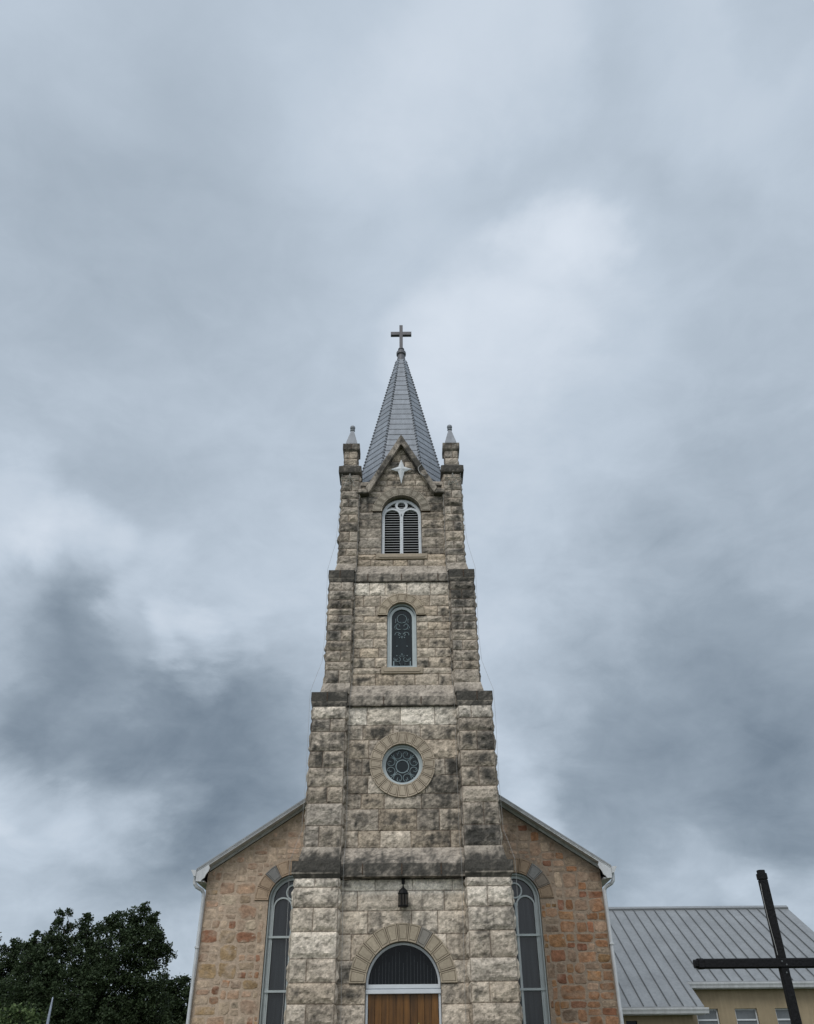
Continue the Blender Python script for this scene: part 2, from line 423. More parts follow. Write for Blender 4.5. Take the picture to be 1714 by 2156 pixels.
def pier_shade(stage, side):
    def f(p, d, blk):
        z = p[2]; bl = 0.0
        if stage == 0:
            bl = .48 * sm(4.85, 5.25, z) + .20 * sm(3.0, 4.4, z) * (1 - sm(4.85, 5.25, z)) + .10; lv = .20 - .12 * sm(4.9, 5.2, z); warm = .55
            if side > 0: lv += .05
        elif stage == 1:
            lv = lerp(.36, .54, sm(7.2, 9.0, z)) - .25 * sm(9.75, 9.9, z); warm = .25; bl = .30 * sm(9.75, 9.9, z)
        elif stage == 2:
            lv = lerp(.34, .54 if side > 0 else .46, sm(12.0, 13.5, z)); warm = .30
        else:
            lv = lerp(.36, .38, sm(16, 18, z)); warm = .22
        return stone_shade(p, d, blk, lv, bl, warm)
    return f
def panel_shade(stage):
    def f(p, d, blk):
        x, z = p[0], p[2]; bl = 0.0
        if stage == 0:
            bl = .75 * sm(5.2, 5.4, z) + .26; lv = .27 - .06 * sm(5.0, 5.3, z); warm = .6
        elif stage == 1:
            bl = .55 * sm(9.66, 9.74, z) + .10; lv = .33 - .28 * sm(9.66, 9.74, z) + .16 * sm(.3, 1.4, x) * (1 - sm(9.6, 9.7, z)); warm = .48
        elif stage == 2:
            bl = .55 * sm(13.95, 14.0, z) + .12; lv = .15 + .10 * (1 - sm(11.3, 11.9, z)); warm = .62
        else:
            lv = .36 + .10 * sm(16.4, 17.6, z) * sm(.4, 1.2, abs(x)); warm = .28
            if z < 15.62: lv = .20; warm = .6
        return stone_shade(p, d, blk, lv, bl, warm)
    return f
def ledge_shade(level, zt=None, zb=None, lt=None, split=1.0, y_axis=False):
    blk = [.5, .5, .5, .5, .9, .5]
    def f(p):
        lv = level
        if zt is not None: lv = lerp(lt, level, sm(zt, zb, p[2]) if zt < zb else 1 - sm(zb, zt, p[2]))
        u = p[0]
        jt = abs((u / split + .37) % 1.0 - .5) * split
        c = stone_shade(p, .0, blk, lv * 1.10 + .20 * fr(p, 14, 3), 0, .12)
        return c
    return f
def strip(mb, A, B, C, D, nu, nv, colf, rough=.012, m=0):
    """a subdivided, slightly rough quad A-B-C-D (A-B lower edge)"""
    A, B, C, D = map(Vector, (A, B, C, D)); nn = (B - A).cross(D - A).normalized()
    rows = []
    for j in range(nv + 1):
        row = []
        for i in range(nu + 1):
            s, t = i / nu, j / nv
            p = A.lerp(B, s).lerp(D.lerp(C, s), t)
            e = 0 if i in (0, nu) or j in (0, nv) else 1
            q = p + nn * (rough * (fr(p, 7, 3) + .3) * e)
            row.append(mb.vert(q, colf(p)))
        rows.append(row)
    for j in range(nv):
        for i in range(nu): mb.face((rows[j][i], rows[j][i + 1], rows[j + 1][i + 1], rows[j + 1][i]), m)
def loft_rect(mb, levels, shades, rough=.012, res=.06, cap=True):
    """levels: (x0, x1, y0, y1, z) from bottom to top"""
    for (a, b, sh) in zip(levels, levels[1:], shades):
        x0, x1, y0, y1, z0 = a; X0, X1, Y0, Y1, Z1 = b
        nu = max(1, int((x1 - x0) / res)); nw = max(1, int((y1 - y0) / res))
        nv = max(1, int(max(abs(Z1 - z0), abs(X0 - x0), abs(Y0 - y0)) / res))
        strip(mb, (x0, y0, z0), (x1, y0, z0), (X1, Y0, Z1), (X0, Y0, Z1), nu, nv, sh, rough)
        strip(mb, (x1, y0, z0), (x1, y1, z0), (X1, Y1, Z1), (X1, Y0, Z1), nw, nv, sh, rough)
        strip(mb, (x1, y1, z0), (x0, y1, z0), (X0, Y1, Z1), (X1, Y1, Z1), nu, nv, sh, rough)
        strip(mb, (x0, y1, z0), (x0, y0, z0), (X0, Y0, Z1), (X0, Y1, Z1), nw, nv, sh, rough)
    if cap:
        for (x0, x1, y0, y1, z), up in ((levels[0], False), (levels[-1], True)):
            pts = [(x0, y0, z), (x1, y0, z), (x1, y1, z), (x0, y1, z)]
            mb.poly(pts if up else pts[::-1], shades[-1 if up else 0](pts[0]))
def joints(mb, xs, y, z0, z1, dy=.004):
    """thin dark mortar lines on a smooth ledge face"""
    for x in xs: mb.box(x - .012, x + .012, y - dy, y + .02, z0, z1, MORTAR)

# --- corner buttresses
FX, FY = Vector((1, 0, 0)), Vector((0, 1, 0))
def corner_buttress(side, front=True):
    o = bpy.data.objects.new('corner_buttress', None); COL.objects.link(o); o.parent = church; o.empty_display_size = .2
    stages = (0, 1, 2, 3) if front else (2, 3)
    for s in stages:
        mb = MB(); d = ST[s]; w = d['hw'] - d['inn']; yf = d['yf'] if front else 2 * YC - d['yf']
        x0, x1 = (d['inn'], d['hw']) if side > 0 else (-d['hw'], -d['inn'])
        sh = pier_shade(s, side); zs = PIER_Z[s]
        y0, y1 = (yf, yf + w) if front else (yf - w, yf)
        st = STEP if front else .12
        pat = 1 if (side > 0) ^ (s % 2 == 1) else 2
        stone_face(mb, Vector((x0, y0, 0)), FX, -FY, w, zs, w, sh, st, .056, pattern=pat)
        stone_face(mb, Vector((x1, y0, 0)), FY, FX, w, zs, w, sh, st * 1.5, .060, pattern=3 - pat)
        stone_face(mb, Vector((x0, y1, 0)), -FY, -FX, w, zs, w, sh, st * 1.5, .060, pattern=3 - pat)
        stone_face(mb, Vector((x1, y1, 0)), -FX, FY, w, zs, w, sh, .2, .05, pattern=pat)
        mb.build('buttress_stage', M_STONE, o)
    # weathered caps between the stages
    caps = [(2.80, 1.575, 21.945, 5.60, 5.72, 5.985, 6.37, 1, 1.0, .85, .16), (2.60, 1.575, 22.165, 10.16, 10.30, 10.58, 10.96, 2, .95, .55, .14), (2.325, 1.51, 22.425, 14.37, 14.50, 14.785, 15.17, 3, .90, .50, .10)]
    for hw, inn, yf, za, zb, zc, zd, nxt, l0, l1, l2 in caps:
        if not front and nxt < 3: continue
        c = MB(); n = ST[nxt]
        Yf = (lambda y: y) if front else (lambda y: 2 * YC - y)
        def lv(h, i, yfr, z):
            x = (i, h) if side > 0 else (-h, -i)
            wdt = h - i; ya = yfr; yb = yfr + wdt
            if not front: ya, yb = 2 * YC - yb, 2 * YC - ya
            return (*x, ya, yb, z)
        p = ST[nxt - 1]
        L = [lv(p['hw'] + .01, p['inn'] - .01, p['yf'] - .01, za - .01), lv(hw - .01, inn, yf + .01, zb - .035), lv(hw, inn, yf, zb), lv(hw, inn, yf, zc), lv(n['hw'] + .12, n['inn'], n['yf'] - .12, zc + .003), lv(n['hw'] + .035, n['inn'] - .01, n['yf'] - .03, zd)]
        loft_rect(c, L, [ledge_shade(l0 * .8), ledge_shade(.5), ledge_shade(l0), ledge_shade(l1), ledge_shade(l1, zd, zc, l2)], .016, .05)
        if front:
            cx = lerp(*(sorted((L[3][0], L[3][1]))), .45 if side < 0 else .56)
            if nxt != 1: joints(c, [cx], yf, zb + .01, zc - .01, .018)
        c.build('buttress_cap', M_STONE, o)
    # cap, short shaft and upper cap of the pinnacle
    c = MB(); cx = side * 1.79; cy = 22.98 if front else 2 * YC - 22.98
    def sq(h, z): return (cx - h, cx + h, cy - h, cy + h, z)
    loft_rect(c, [sq(.30, 18.78), sq(.385, 18.83), sq(.395, 18.86), sq(.395, 19.10), sq(.27, 19.22), sq(.25, 19.26)], [ledge_shade(.75)] * 2 + [ledge_shade(.80), ledge_shade(.7), ledge_shade(.6)], .012, .05)
    c.build('pinnacle_base', M_STONE, o)
    c = MB(); sh = pier_shade(3, side); w = .46
    zs = [19.88, 19.55, 19.26]
    for Oo, U, Nn in ((Vector((cx - .23, cy - .23, 0)), FX, -FY), (Vector((cx + .23, cy - .23, 0)), FY, FX), (Vector((cx - .23, cy + .23, 0)), -FY, -FX), (Vector((cx + .23, cy + .23, 0)), -FX, FY)):
        stone_face(c, Oo, U, Nn, w, zs, w, sh, .05, .03, pattern=2)
    loft_rect(c, [sq(.235, 19.87), sq(.29, 19.93), sq(.30, 19.95), sq(.30, 20.20), sq(.21, 20.26)], [ledge_shade(.62)] * 4, .010, .05)
    joints(c, [cx], cy - .30, 19.97, 20.19, .012)
    c.build('pinnacle_shaft', M_STONE, o)
    c = MB(); g = (.25, .27, .30)
    L = [sq(.205, 20.26), sq(.20, 20.34), sq(.055, 20.99)]
    loft_rect(c, L, [lambda p: g] * 2, 0, .3)
    c.lathe(cx, cy, [(.055, 20.98), (.062, 21.02), (.088, 21.035), (.088, 21.06), (.06, 21.075), (.06, 21.10), (.085, 21.125), (.098, 21.17), (.092, 21.22), (.06, 21.26), (.02, 21.275)], 16, g)
    c.build('pinnacle_cone', M_SPIRE, o, smooth=False)
    return o
for s_ in (-1, 1): corner_buttress(s_, True)
for s_ in (-1, 1): corner_buttress(s_, False)

# --- tower walls between the buttresses
def arch_drop(cx, cz, r, base=None):
    def f(u, v): return (u - cx) ** 2 + (v - cz) ** 2 < r * r if (base is None or v > base) else False
    return f
def tower_wall():
    mb = MB()
    for s in range(4):
        d = ST[s]; w = 2 * d['inn'] + .06; x0 = -d['inn'] - .03
        drop = None; op = None
        if s == 0: drop = arch_drop(-x0, 3.31, 1.25, 3.31); op = [(0, 3.31, -x0 - .905, -x0 + .905)]
        if s == 1: drop = arch_drop(-x0, 8.575, .86)
        if s == 2: drop = arch_drop(-x0, 13.26, .70, 13.26); op = [(11.33, 11.53, -x0 - .625, -x0 + .625), (11.53, 13.26, -x0 - .455, -x0 + .455)]
        if s == 3: drop = arch_drop(-x0, 17.31, .94, 17.31); op = [(15.42, 15.62, -x0 - .84, -x0 + .84), (15.62, 17.31, -x0 - .675, -x0 + .675)]
        mean = (.86, .80, .66, .62)[s]
        stone_face(mb, Vector((x0, d['panel'], 0)), FX, -FY, w, PANEL_Z[s], mean, panel_shade(s), STEP, .036, drop, op)
        # the other three sides, coarser
        off = YC - d['panel']; zs = PANEL_Z[s]
        stone_face(mb, Vector((off, YC - d['inn'] - .03, 0)), FY, FX, w if s else 3.9, zs, mean, panel_shade(s), .11, .05)
        stone_face(mb, Vector((-off, YC + (d['inn'] + .03 if s else 2.3), 0)), -FY, -FX, w if s else 3.9, zs, mean, panel_shade(s), .11, .05)
        stone_face(mb, Vector((d['inn'] + .03, YC + off, 0)), -FX, FY, w, zs, mean, panel_shade(s), .25, .03)
    return mb.build('tower_wall', M_STONE, church)
tw = tower_wall()
# ledges across the front (and sides) of the tower
def string_course(x, yf, panel, zb, zt, nxt_panel, zs_top, lf, ls, ls2, jf, js):
    c = MB()
    def prof(place):
        P = [(panel + .02, zb - .03), (yf + .01, zb - .03), (yf, zb), (yf, zt), (nxt_panel - .02, zs_top), (nxt_panel + .1, zs_top)]
        sh = [ledge_shade(.75), ledge_shade(.6), ledge_shade(lf), ledge_shade(ls, zs_top, zt, ls2), ledge_shade(ls2)]
        for (a, b, f) in zip(P, P[1:], sh):
            n = max(1, int(math.hypot(b[0] - a[0], b[1] - a[1]) / .045))
            strip(c, place(-x, a), place(x, a), place(x, b), place(-x, b), int(2 * x / .05), n, f, .014)
    prof(lambda u, q: (u, q[0], q[1]))
    prof(lambda u, q: (YC - q[0], YC + u, q[1]))
    prof(lambda u, q: (q[0] - YC, YC - u, q[1]))
    prof(lambda u, q: (-u, 2 * YC - q[0], q[1]))
    joints(c, jf, yf, zb + .01, zt - .01, .016)
    ya, yb = yf, nxt_panel - .02
    for xx in js:
        c.poly([(xx - .008, ya + .02, zt + .012), (xx + .008, ya + .02, zt + .012), (xx + .008, yb, zs_top + .012), (xx - .008, yb, zs_top + .012)], MORTAR)
    return c.build('string_course', M_STONE, tw)
string_course(1.64, 22.12, 22.42, 5.67, 5.95, 22.52, 6.40, .80, .62, .30, (-1.02, -.02, .98), (-.62, .58))
string_course(1.60, 22.40, 22.52, 10.28, 10.525, 22.68, 10.965, .42, .28, .20, (-.53, .55), (-.95, -.38, .12, .70))
string_course(1.56, 22.60, 22.68, 14.485, 14.74, 22.87, 15.165, .46, .30, .12, (-1.08, .0, 1.16), (-.45, .85))
# dark floor under the spire
c = MB(); c.box(-1.75, 1.75, YC - 1.75, YC + 1.75, 18.30, 18.40, (.1, .1, .1)); c.build('belfry_roof', M_STONE, tw)

# --- dressed arches
DRESS = (.385, .325, .25)
def voussoirs(cx, cz, ri, ro, y0, y1, n, a0, a1, tone=None, chips=None):
    mb = MB()
    for i in range(n):
        t0, t1 = R(lerp(a0, a1, i / n)), R(lerp(a0, a1, (i + 1) / n))
        k = .88 + .24 * random.random(); c = tuple(q * k for q in (tone or DRESS))
        if chips and i in chips: c = chips[i]
        sub = 5
        gap = .006 / ro
        def ringpts(pad, y):
            rr0, rr1 = ri + (pad if pad > .01 else 0), ro - (pad if pad > .01 else 0)
            pts = []
            for q in range(sub + 1):
                t = lerp(t0 + gap + pad / ro, t1 - gap - pad / ro, q / sub); pts.append((cx + rr1 * math.cos(t), y, cz + rr1 * math.sin(t)))
            for q in range(sub + 1):
                t = lerp(t1 - gap - pad / ri * .8, t0 + gap + pad / ri * .8, q / sub); pts.append((cx + rr0 * math.cos(t), y, cz + rr0 * math.sin(t)))
            return pts
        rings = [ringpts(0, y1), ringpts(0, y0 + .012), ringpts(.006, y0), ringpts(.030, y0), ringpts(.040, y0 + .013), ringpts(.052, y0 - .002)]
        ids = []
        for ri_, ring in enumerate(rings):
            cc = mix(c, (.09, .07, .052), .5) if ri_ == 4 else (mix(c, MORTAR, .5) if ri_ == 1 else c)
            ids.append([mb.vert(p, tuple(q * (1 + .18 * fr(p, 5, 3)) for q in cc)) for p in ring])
        m_ = len(rings[0])
        for A, B in zip(ids, ids[1:]):
            for q in range(m_): mb.face((A[q], B[q], B[(q + 1) % m_], A[(q + 1) % m_]))
        mb.face(ids[-1])
    # mortar bed behind the stones
    mb.ring(cx, cz, ri + .006, ro - .004, y0 + .016, y1, a0, a1, 48, MORTAR)
    return mb
def sill(x, y0, y1, z0, z1):
    mb = MB(); c = DRESS
    mb.box(-x, x, y0, y1, z0, z1, tuple(q * .95 for q in c), b=.012)
    zc, h = (z0 + z1) / 2 + .01, (z1 - z0) * .27; xx = x - .07
    pts = [(xx * 1.0 - h + h * math.cos(R(a)), zc + h * math.sin(R(a))) for a in range(-90, 91, 15)] + [(-xx + h + h * math.cos(R(a)), zc + h * math.sin(R(a))) for a in range(90, 271, 15)]
    mb.prism(pts, y0 - .022, y0 + .01, c)
    return mb
def reveal(jw, z0, zs, y0, y1, col=DRESS):
    """the inner faces of an opening: jamb, arch, jamb in one strip"""
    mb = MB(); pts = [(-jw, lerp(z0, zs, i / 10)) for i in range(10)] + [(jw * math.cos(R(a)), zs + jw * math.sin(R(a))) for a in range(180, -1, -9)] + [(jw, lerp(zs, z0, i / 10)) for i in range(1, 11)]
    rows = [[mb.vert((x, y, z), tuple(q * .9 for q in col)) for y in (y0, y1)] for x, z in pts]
    for A, B in zip(rows, rows[1:]): mb.face((A[0], A[1], B[1], B[0]))
    return mb
def arch_outline(w, z0, zs, n=24):
    """x, z outline of a round-headed opening, counter-clockwise seen from -Y"""
    return [(-w, z0), (w, z0)] + [(w * math.cos(math.pi * i / n), zs + w * math.sin(math.pi * i / n)) for i in range(n + 1)]
def arch_frame(mb, wo, wi, z0, z1, zs, y0, y1, bottom=True, m=0):
    mb.ring(0, zs, wi, wo, y0, y1, 0, 180, 36, m=m)
    for s in (-1, 1):
        a, b = sorted((s * wi, s * wo)); mb.box(a, b, y0, y1, z0, zs, m=m)
    if bottom: mb.box(-wi, wi, y0, y1, z0, z1, m=m)

# belfry window with louvres
def part_root(name, y, z): 
    o = bpy.data.objects.new(name, None); COL.objects.link(o); o.location = (0, y - YC, z); o.parent = church; o.empty_display_size = .2
    return o
bw = part_root('belfry_window', 22.87, 15.6)
P = 22.87
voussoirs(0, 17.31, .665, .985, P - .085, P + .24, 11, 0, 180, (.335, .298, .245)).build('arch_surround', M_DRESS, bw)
sill(.84, P - .07, P + .2, 15.42, 15.62).build('window_sill', M_DRESS, bw)
f = MB(); y0, y1 = P + .10, P + .17
f.ring(0, 17.235, .57, .665, y0, y1, 0, 180, 40)
for s_ in (-1, 1):
    a, b = sorted((s_ * .57, s_ * .665)); f.box(a, b, y0, y1, 15.62, 17.235)
f.box(-.055, .055, y0, y1, 15.62, 17.20)
for s_ in (-1, 1):
    f.ring(s_ * .3125, 17.22, .258, .33, y0 + .003, y1 - .003, 0, 180, 30)
f.ring(0, 17.655, .135, .215, y0 - .004, y1 + .004, n=36)
# solid web between the two arches and the roundel
f.poly([(-.05, y0 + .006, 17.17), (.05, y0 + .006, 17.17), (.105, y0 + .006, 17.40), (.12, y0 + .006, 17.50), (0, y0 + .006, 17.46), (-.12, y0 + .006, 17.50), (-.105, y0 + .006, 17.40)])
for s_ in (-1, 1):
    f.poly([(s_ * .575, y0 + .006, 17.22), (s_ * .56, y0 + .006, 17.40), (s_ * .50, y0 + .006, 17.50), (s_ * .48, y0 + .006, 17.46), (s_ * .545, y0 + .006, 17.35)][::s_])
for zz_ in (15.72, 16.32, 16.95):
    for xx in (-.62, 0, .62): f.box(xx - .010, xx + .010, y0 - .006, y0 + .002, zz_ - .010, zz_ + .010, m=1)
f.build('window_frame', [M_WHITE, M_SEAM], bw)
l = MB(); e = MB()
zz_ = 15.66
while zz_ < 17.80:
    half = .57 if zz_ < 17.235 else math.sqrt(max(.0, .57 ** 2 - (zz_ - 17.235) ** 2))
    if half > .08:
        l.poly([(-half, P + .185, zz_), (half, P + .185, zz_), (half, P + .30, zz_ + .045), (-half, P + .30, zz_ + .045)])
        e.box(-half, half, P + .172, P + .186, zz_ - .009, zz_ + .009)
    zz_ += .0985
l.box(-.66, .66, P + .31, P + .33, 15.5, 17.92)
lo = l.build('louvre', M_LOUVRE_SHADE, bw)  # boards and backing coloured dark so the gaps read as shaded
e.build('louvre_edge', mat('louvre_paint', (.40, .41, .42), rough=.6, nscale=6, namp=.15), lo)
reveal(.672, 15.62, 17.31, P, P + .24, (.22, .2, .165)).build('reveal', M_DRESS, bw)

# lancet window
P = 22.68
lw = part_root('arched_window', P, 11.5)
voussoirs(0, 13.26, .448, .755, P - .08, P + .2, 7, 0, 180, (.41, .345, .262)).build('arch_surround', M_DRESS, lw)
sill(.622, P - .06, P + .15, 11.33, 11.53).build('window_sill', M_DRESS, lw)
reveal(.452, 11.53, 13.26, P, P + .2).build('reveal', M_DRESS, lw)
f = MB()
arch_frame(f, .448, .40, 11.53, 11.60, 13.26, P + .05, P + .14)
arch_frame(f, .402, .315, 11.535, 11.61, 13.22, P + .085, P + .15)
f.build('window_frame', M_FRAME, lw)
g = MB(); g.prism(arch_outline(.33, 11.56, 13.22), P + .13, P + .15); go = g.build('pane', M_MESHGLASS, lw)
t = MB(); yt = P + .118
def arc(cx, cz, r, a0, a1, n=12): return [(cx + r * math.cos(R(lerp(a0, a1, i / n))), yt, cz + r * math.sin(R(lerp(a0, a1, i / n)))) for i in range(n + 1)]
def scroll(cx, cz, r0, r1, a0, a1, n=14): return [(cx + lerp(r0, r1, i / n) * math.cos(R(lerp(a0, a1, i / n))), yt, cz + lerp(r0, r1, i / n) * math.sin(R(lerp(a0, a1, i / n)))) for i in range(n + 1)]
t.tube(arc(0, 13.215, .148, 0, 360, 24)[:-1], .0095, 5, True)
for s_ in (-1, 1):
    mir = lambda pts: [(s_ * (x), y, z) for x, y, z in pts]
    t.tube(mir(arc(0, 12.86, .24, 8, 88)), .008, 5)
    t.tube(mir(scroll(.10, 12.96, .11, .03, -100, 190)), .009, 5)
    t.tube(mir([(.03, yt, 12.86), (.10, yt, 12.84), (.17, yt, 12.875), (.22, yt, 12.86)]), .009, 5)
    t.tube(mir([(.20, yt, 13.22), (.185, yt, 13.14), (.20, yt, 13.08), (.215, yt, 13.10)]), .009, 5)
    t.tube(mir(arc(.13, 12.67, .085, -10, 170)), .011, 5)
    t.tube(mir(scroll(.075, 12.67, .05, .018, 160, -120)), .011, 5)
    t.tube(mir([(.03, yt, 12.63), (.0, yt, 12.55)]), .009, 5)
    for dx, dz in ((.075, 12.58), (.155, 12.29), (.155, 11.975)): t.ring(s_ * dx, dz, .001, .017, yt - .008, yt + .01, n=10)
    t.tube(mir(scroll(.11, 11.865, .10, .05, 10, -250)), .009, 5)
    t.tube(mir(scroll(.21, 11.885, .075, .03, 190, 400)), .009, 5)
    t.tube(mir([(.0, yt, 12.05), (.03, yt, 11.98), (.02, yt, 11.93), (.08, yt, 11.97)]), .008, 5)
    t.box(*sorted((s_ * .235, s_ * .268)), yt - .008, yt + .01, 11.635, 11.80)
    t.poly([(s_ * .085, yt, 11.635), (s_ * .03, yt, 11.635), (s_ * .095, yt, 11.80)][::-s_])
    t.poly([(s_ * .03, yt, 11.635), (s_ * .085, yt, 11.64), (s_ * .075, yt, 11.79), (s_ * .11, yt, 11.79)][::-s_])
    t.tube(mir([(.11, yt, 11.79), (.16, yt, 11.77), (.235, yt, 11.80)]), .007, 5)
t.box(-.36, .36, yt - .03, yt - .018, 11.622, 11.636)
t.build('tracery', M_LEAD, go)

# rose window
P = 22.52
rw = part_root('round_window', P, 8.575)
voussoirs(0, 8.58, .565, .905, P - .095, P + .22, 20, 9, 369, (.40, .338, .262)).build('ring_surround', M_DRESS, rw)
f = MB()
f.ring(0, 8.575, .515, .568, P + .02, P + .13, n=56); f.ring(0, 8.57, .465, .52, P + .06, P + .14, n=56)
f.build('window_frame', M_FRAME, rw)
g = MB(); g.prism([(.5 * math.cos(R(a)), 8.57 + .5 * math.sin(R(a))) for a in range(0, 360, 8)], P + .11, P + .14); go = g.build('pane', M_MESHGLASS, rw)
t = MB(); yt = P + .10; ZC = 8.56
t.ring(0, ZC, .165, .19, yt - .012, yt + .01, n=36)
for k in range(4):
    a = R(45 + 90 * k); c_, s__ = math.cos(a), math.sin(a)
    t.tube([(.19 * c_, yt, ZC + .19 * s__), (.455 * c_, yt, ZC + .455 * s__)], .011, 5)
for k in range(8):
    a = 22.5 + 45 * k; cx, cz = .345 * math.cos(R(a)), .345 * math.sin(R(a)) + ZC
    sg = 1 if k % 2 else -1
    t.tube(arc(cx, cz, .112, a + 60, a + 300, 16), .010, 5)
    t.tube(scroll(cx + .07 * math.cos(R(a + 55 * sg)), cz + .07 * math.sin(R(a + 55 * sg)), .045, .015, a - 90, a + 180), .008, 5)
    t.tube([(cx - .02 * math.cos(R(a)), yt, cz - .02 * math.sin(R(a))), (cx + .06 * math.cos(R(a)), yt, cz + .06 * math.sin(R(a)))], .009, 5)
t.build('tracery', M_LEAD, go)

# door, fanlight and arch
P = 22.42
dr = part_root('entrance_door', P, 0.9)
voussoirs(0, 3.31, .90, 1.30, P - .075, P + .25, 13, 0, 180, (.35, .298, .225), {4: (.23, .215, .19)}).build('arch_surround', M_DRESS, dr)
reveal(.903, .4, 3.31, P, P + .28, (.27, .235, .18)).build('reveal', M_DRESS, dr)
f = MB()
f.ring(0, 3.30, .842, .895, P + .10, P + .19, 0, 180, 44)
for s_ in (-1, 1): f.box(*sorted((s_ * .845, s_ * .897)), P + .10, P + .19, .4, 3.11)
f.box(-.896, .896, P + .085, P + .18, 3.215, 3.30, b=.006)
f.box(-.905, .905, P + .055, P + .19, 3.105, 3.19, b=.008)
f.box(-.896, .896, P + .11, P + .19, 3.188, 3.217)
f.build('door_frame', M_WHITE, dr)
g = MB(); g.prism([(.86, 3.28)] + [(.86 * math.cos(R(a)), 3.29 + .86 * math.sin(R(a))) for a in range(0, 181, 6)] + [(-.86, 3.28)], P + .16, P + .18)
go = g.build('fanlight', M_GLASS, dr)
t = MB()
for k in range(-9, 10):
    x = k * .086 + .012 * math.sin(k * 7); h = math.sqrt(max(0, .83 ** 2 - x * x)) * (.55 + .4 * abs(math.sin(k * 2.3)))
    t.tube([(x, P + .155, 3.30), (x + .004, P + .155, 3.30 + h)], .0028, 4)
t.build('leading', mat('dull_leading', (.10, .11, .12), rough=.6), go)
dl = MB(); n_ = 10
for k in range(n_):
    x0 = -.845 + 1.69 * k / n_; x1 = x0 + 1.69 / n_ - .008
    kk = .8 + .5 * random.random()
    dl.box(x0, x1, P + .15, P + .19, .4, 3.11, (.120 * kk, .053 * kk, .011 * kk), b=.004)
dl.box(-.84, .84, P + .17, P + .2, .4, 3.1, (.02, .012, .008))
do = dl.build('door_leaf', M_WOOD, dr)
for s_ in (-1, 1):
    h = MB(); h.box(*sorted((s_ * .83, s_ * .862)), P + .12, P + .16, 2.62, 2.80); h.build('hinge', M_IRON, do)

# --- gable over the belfry
def gable_stones():
    mb = MB(); x0 = -1.30
    zs = [20.40, 20.1, 19.8, 19.5, 19.2, 18.94, 18.66, 18.42]
    sh = lambda p, d, b: stone_shade(p, d, b, .30, .05, .30)
    for k, (zt, zb) in enumerate(zip(zs, zs[1:])):
        hw = (20.25 - (zt + zb) / 2) / 2.37 * 1.23 + .12
        n = max(1, int(round(2 * hw / .5))); off = (k % 2) * .22
        cuts = [-hw] + [min(hw - .1, max(-hw + .1, -hw + 2 * hw * (i + off * (1 if i else 0)) / n)) for i in range(1, n)] + [hw]
        for a, b in zip(cuts, cuts[1:]):
            if b - a > .05: block(mb, Vector((0, 22.87, 0)), FX, Z, -FY, a, b, zb, zt, STEP, .04, sh, lambda u, v: v > 20.36 - abs(u) * 1.927)
    mb.prism([(-1.2, 18.0), (1.2, 18.0), (0, 20.3)], 22.90, 23.9, GREYB)
    return mb.build('tower_gable', M_STONE, church)
tg = gable_stones()
c = MB()
d2 = Vector((1.23, 0, -2.37)).normalized()
for s_ in (-1, 1):
    segs = [(0, .45), (.452, 1.18), (1.182, 1.80), (1.802, 2.67)]
    for k, (a, b) in enumerate(segs):
        def pt(t, inn):
            q = Vector((0, 0, 20.54)) + d2 * t
            if inn: q = q + Vector((d2.z, 0, -d2.x)).normalized() * .19
            return (max(q.x, 0.0) * s_, q.z)
        lv = (.58, .55, .56, .42)[k] if s_ < 0 else (.55, .62, .95, .48)[k]
        f_ = ledge_shade(lv)
        A, B, C_, D = pt(a, 0), pt(b, 0), pt(b + (.13 if k == 3 else 0), 1), pt(a, 1)
        if a == 0: D = (0.0, 20.11)
        ya, yb = 22.60, 23.15
        nu = max(2, int((b - a) / .06))
        q3 = lambda p, y: (p[0], y, p[1])
        if s_ > 0:
            strip(c, q3(D, ya), q3(C_, ya), q3(B, ya), q3(A, ya), nu, 3, f_, .01)
            strip(c, q3(A, ya), q3(B, ya), q3(B, yb), q3(A, yb), nu, 6, f_, .01)
            strip(c, q3(C_, ya), q3(D, ya), q3(D, yb), q3(C_, yb), nu, 6, f_, .01)
            strip(c, q3(B, ya), q3(C_, ya), q3(C_, yb), q3(B, yb), 3, 6, f_, .0)
        else:
            strip(c, q3(C_, ya), q3(D, ya), q3(A, ya), q3(B, ya), nu, 3, f_, .01)
            strip(c, q3(B, ya), q3(A, ya), q3(A, yb), q3(B, yb), nu, 6, f_, .01)
            strip(c, q3(D, ya), q3(C_, ya), q3(C_, yb), q3(D, yb), nu, 6, f_, .01)
            strip(c, q3(C_, ya), q3(B, ya), q3(B, yb), q3(C_, yb), 3, 6, f_, .0)
    # level ledges from the foot of the coping to the pinnacles
    x = sorted((s_ * 1.135, s_ * 1.48))
    loft_rect(c, [(x[0], x[1], 22.645, 23.0, 17.965), (x[0], x[1], 22.625, 23.0, 18.0), (x[0], x[1], 22.625, 23.0, 18.11), (x[0], x[1], 22.72, 23.0, 18.20)], [ledge_shade(.8), ledge_shade(.55), ledge_shade(.40)], .008, .05)
    x = sorted((s_ * .98, s_ * 1.48))
    loft_rect(c, [(x[0], x[1], 22.82, 23.1, 18.36), (x[0], x[1], 22.79, 23.1, 18.39), (x[0], x[1], 22.79, 23.1, 18.50), (x[0], x[1], 22.86, 23.1, 18.60)], [ledge_shade(.8), ledge_shade(.50), ledge_shade(.35)], .008, .05)
cop = c.build('coping', M_STONE, tg)
for k in (1, 2, 3):
    g2 = tg.copy(); COL.objects.link(g2); g2.rotation_euler = (0, 0, R(90 * k)); g2.parent = church
    c2 = cop.copy(); COL.objects.link(c2); c2.parent = g2

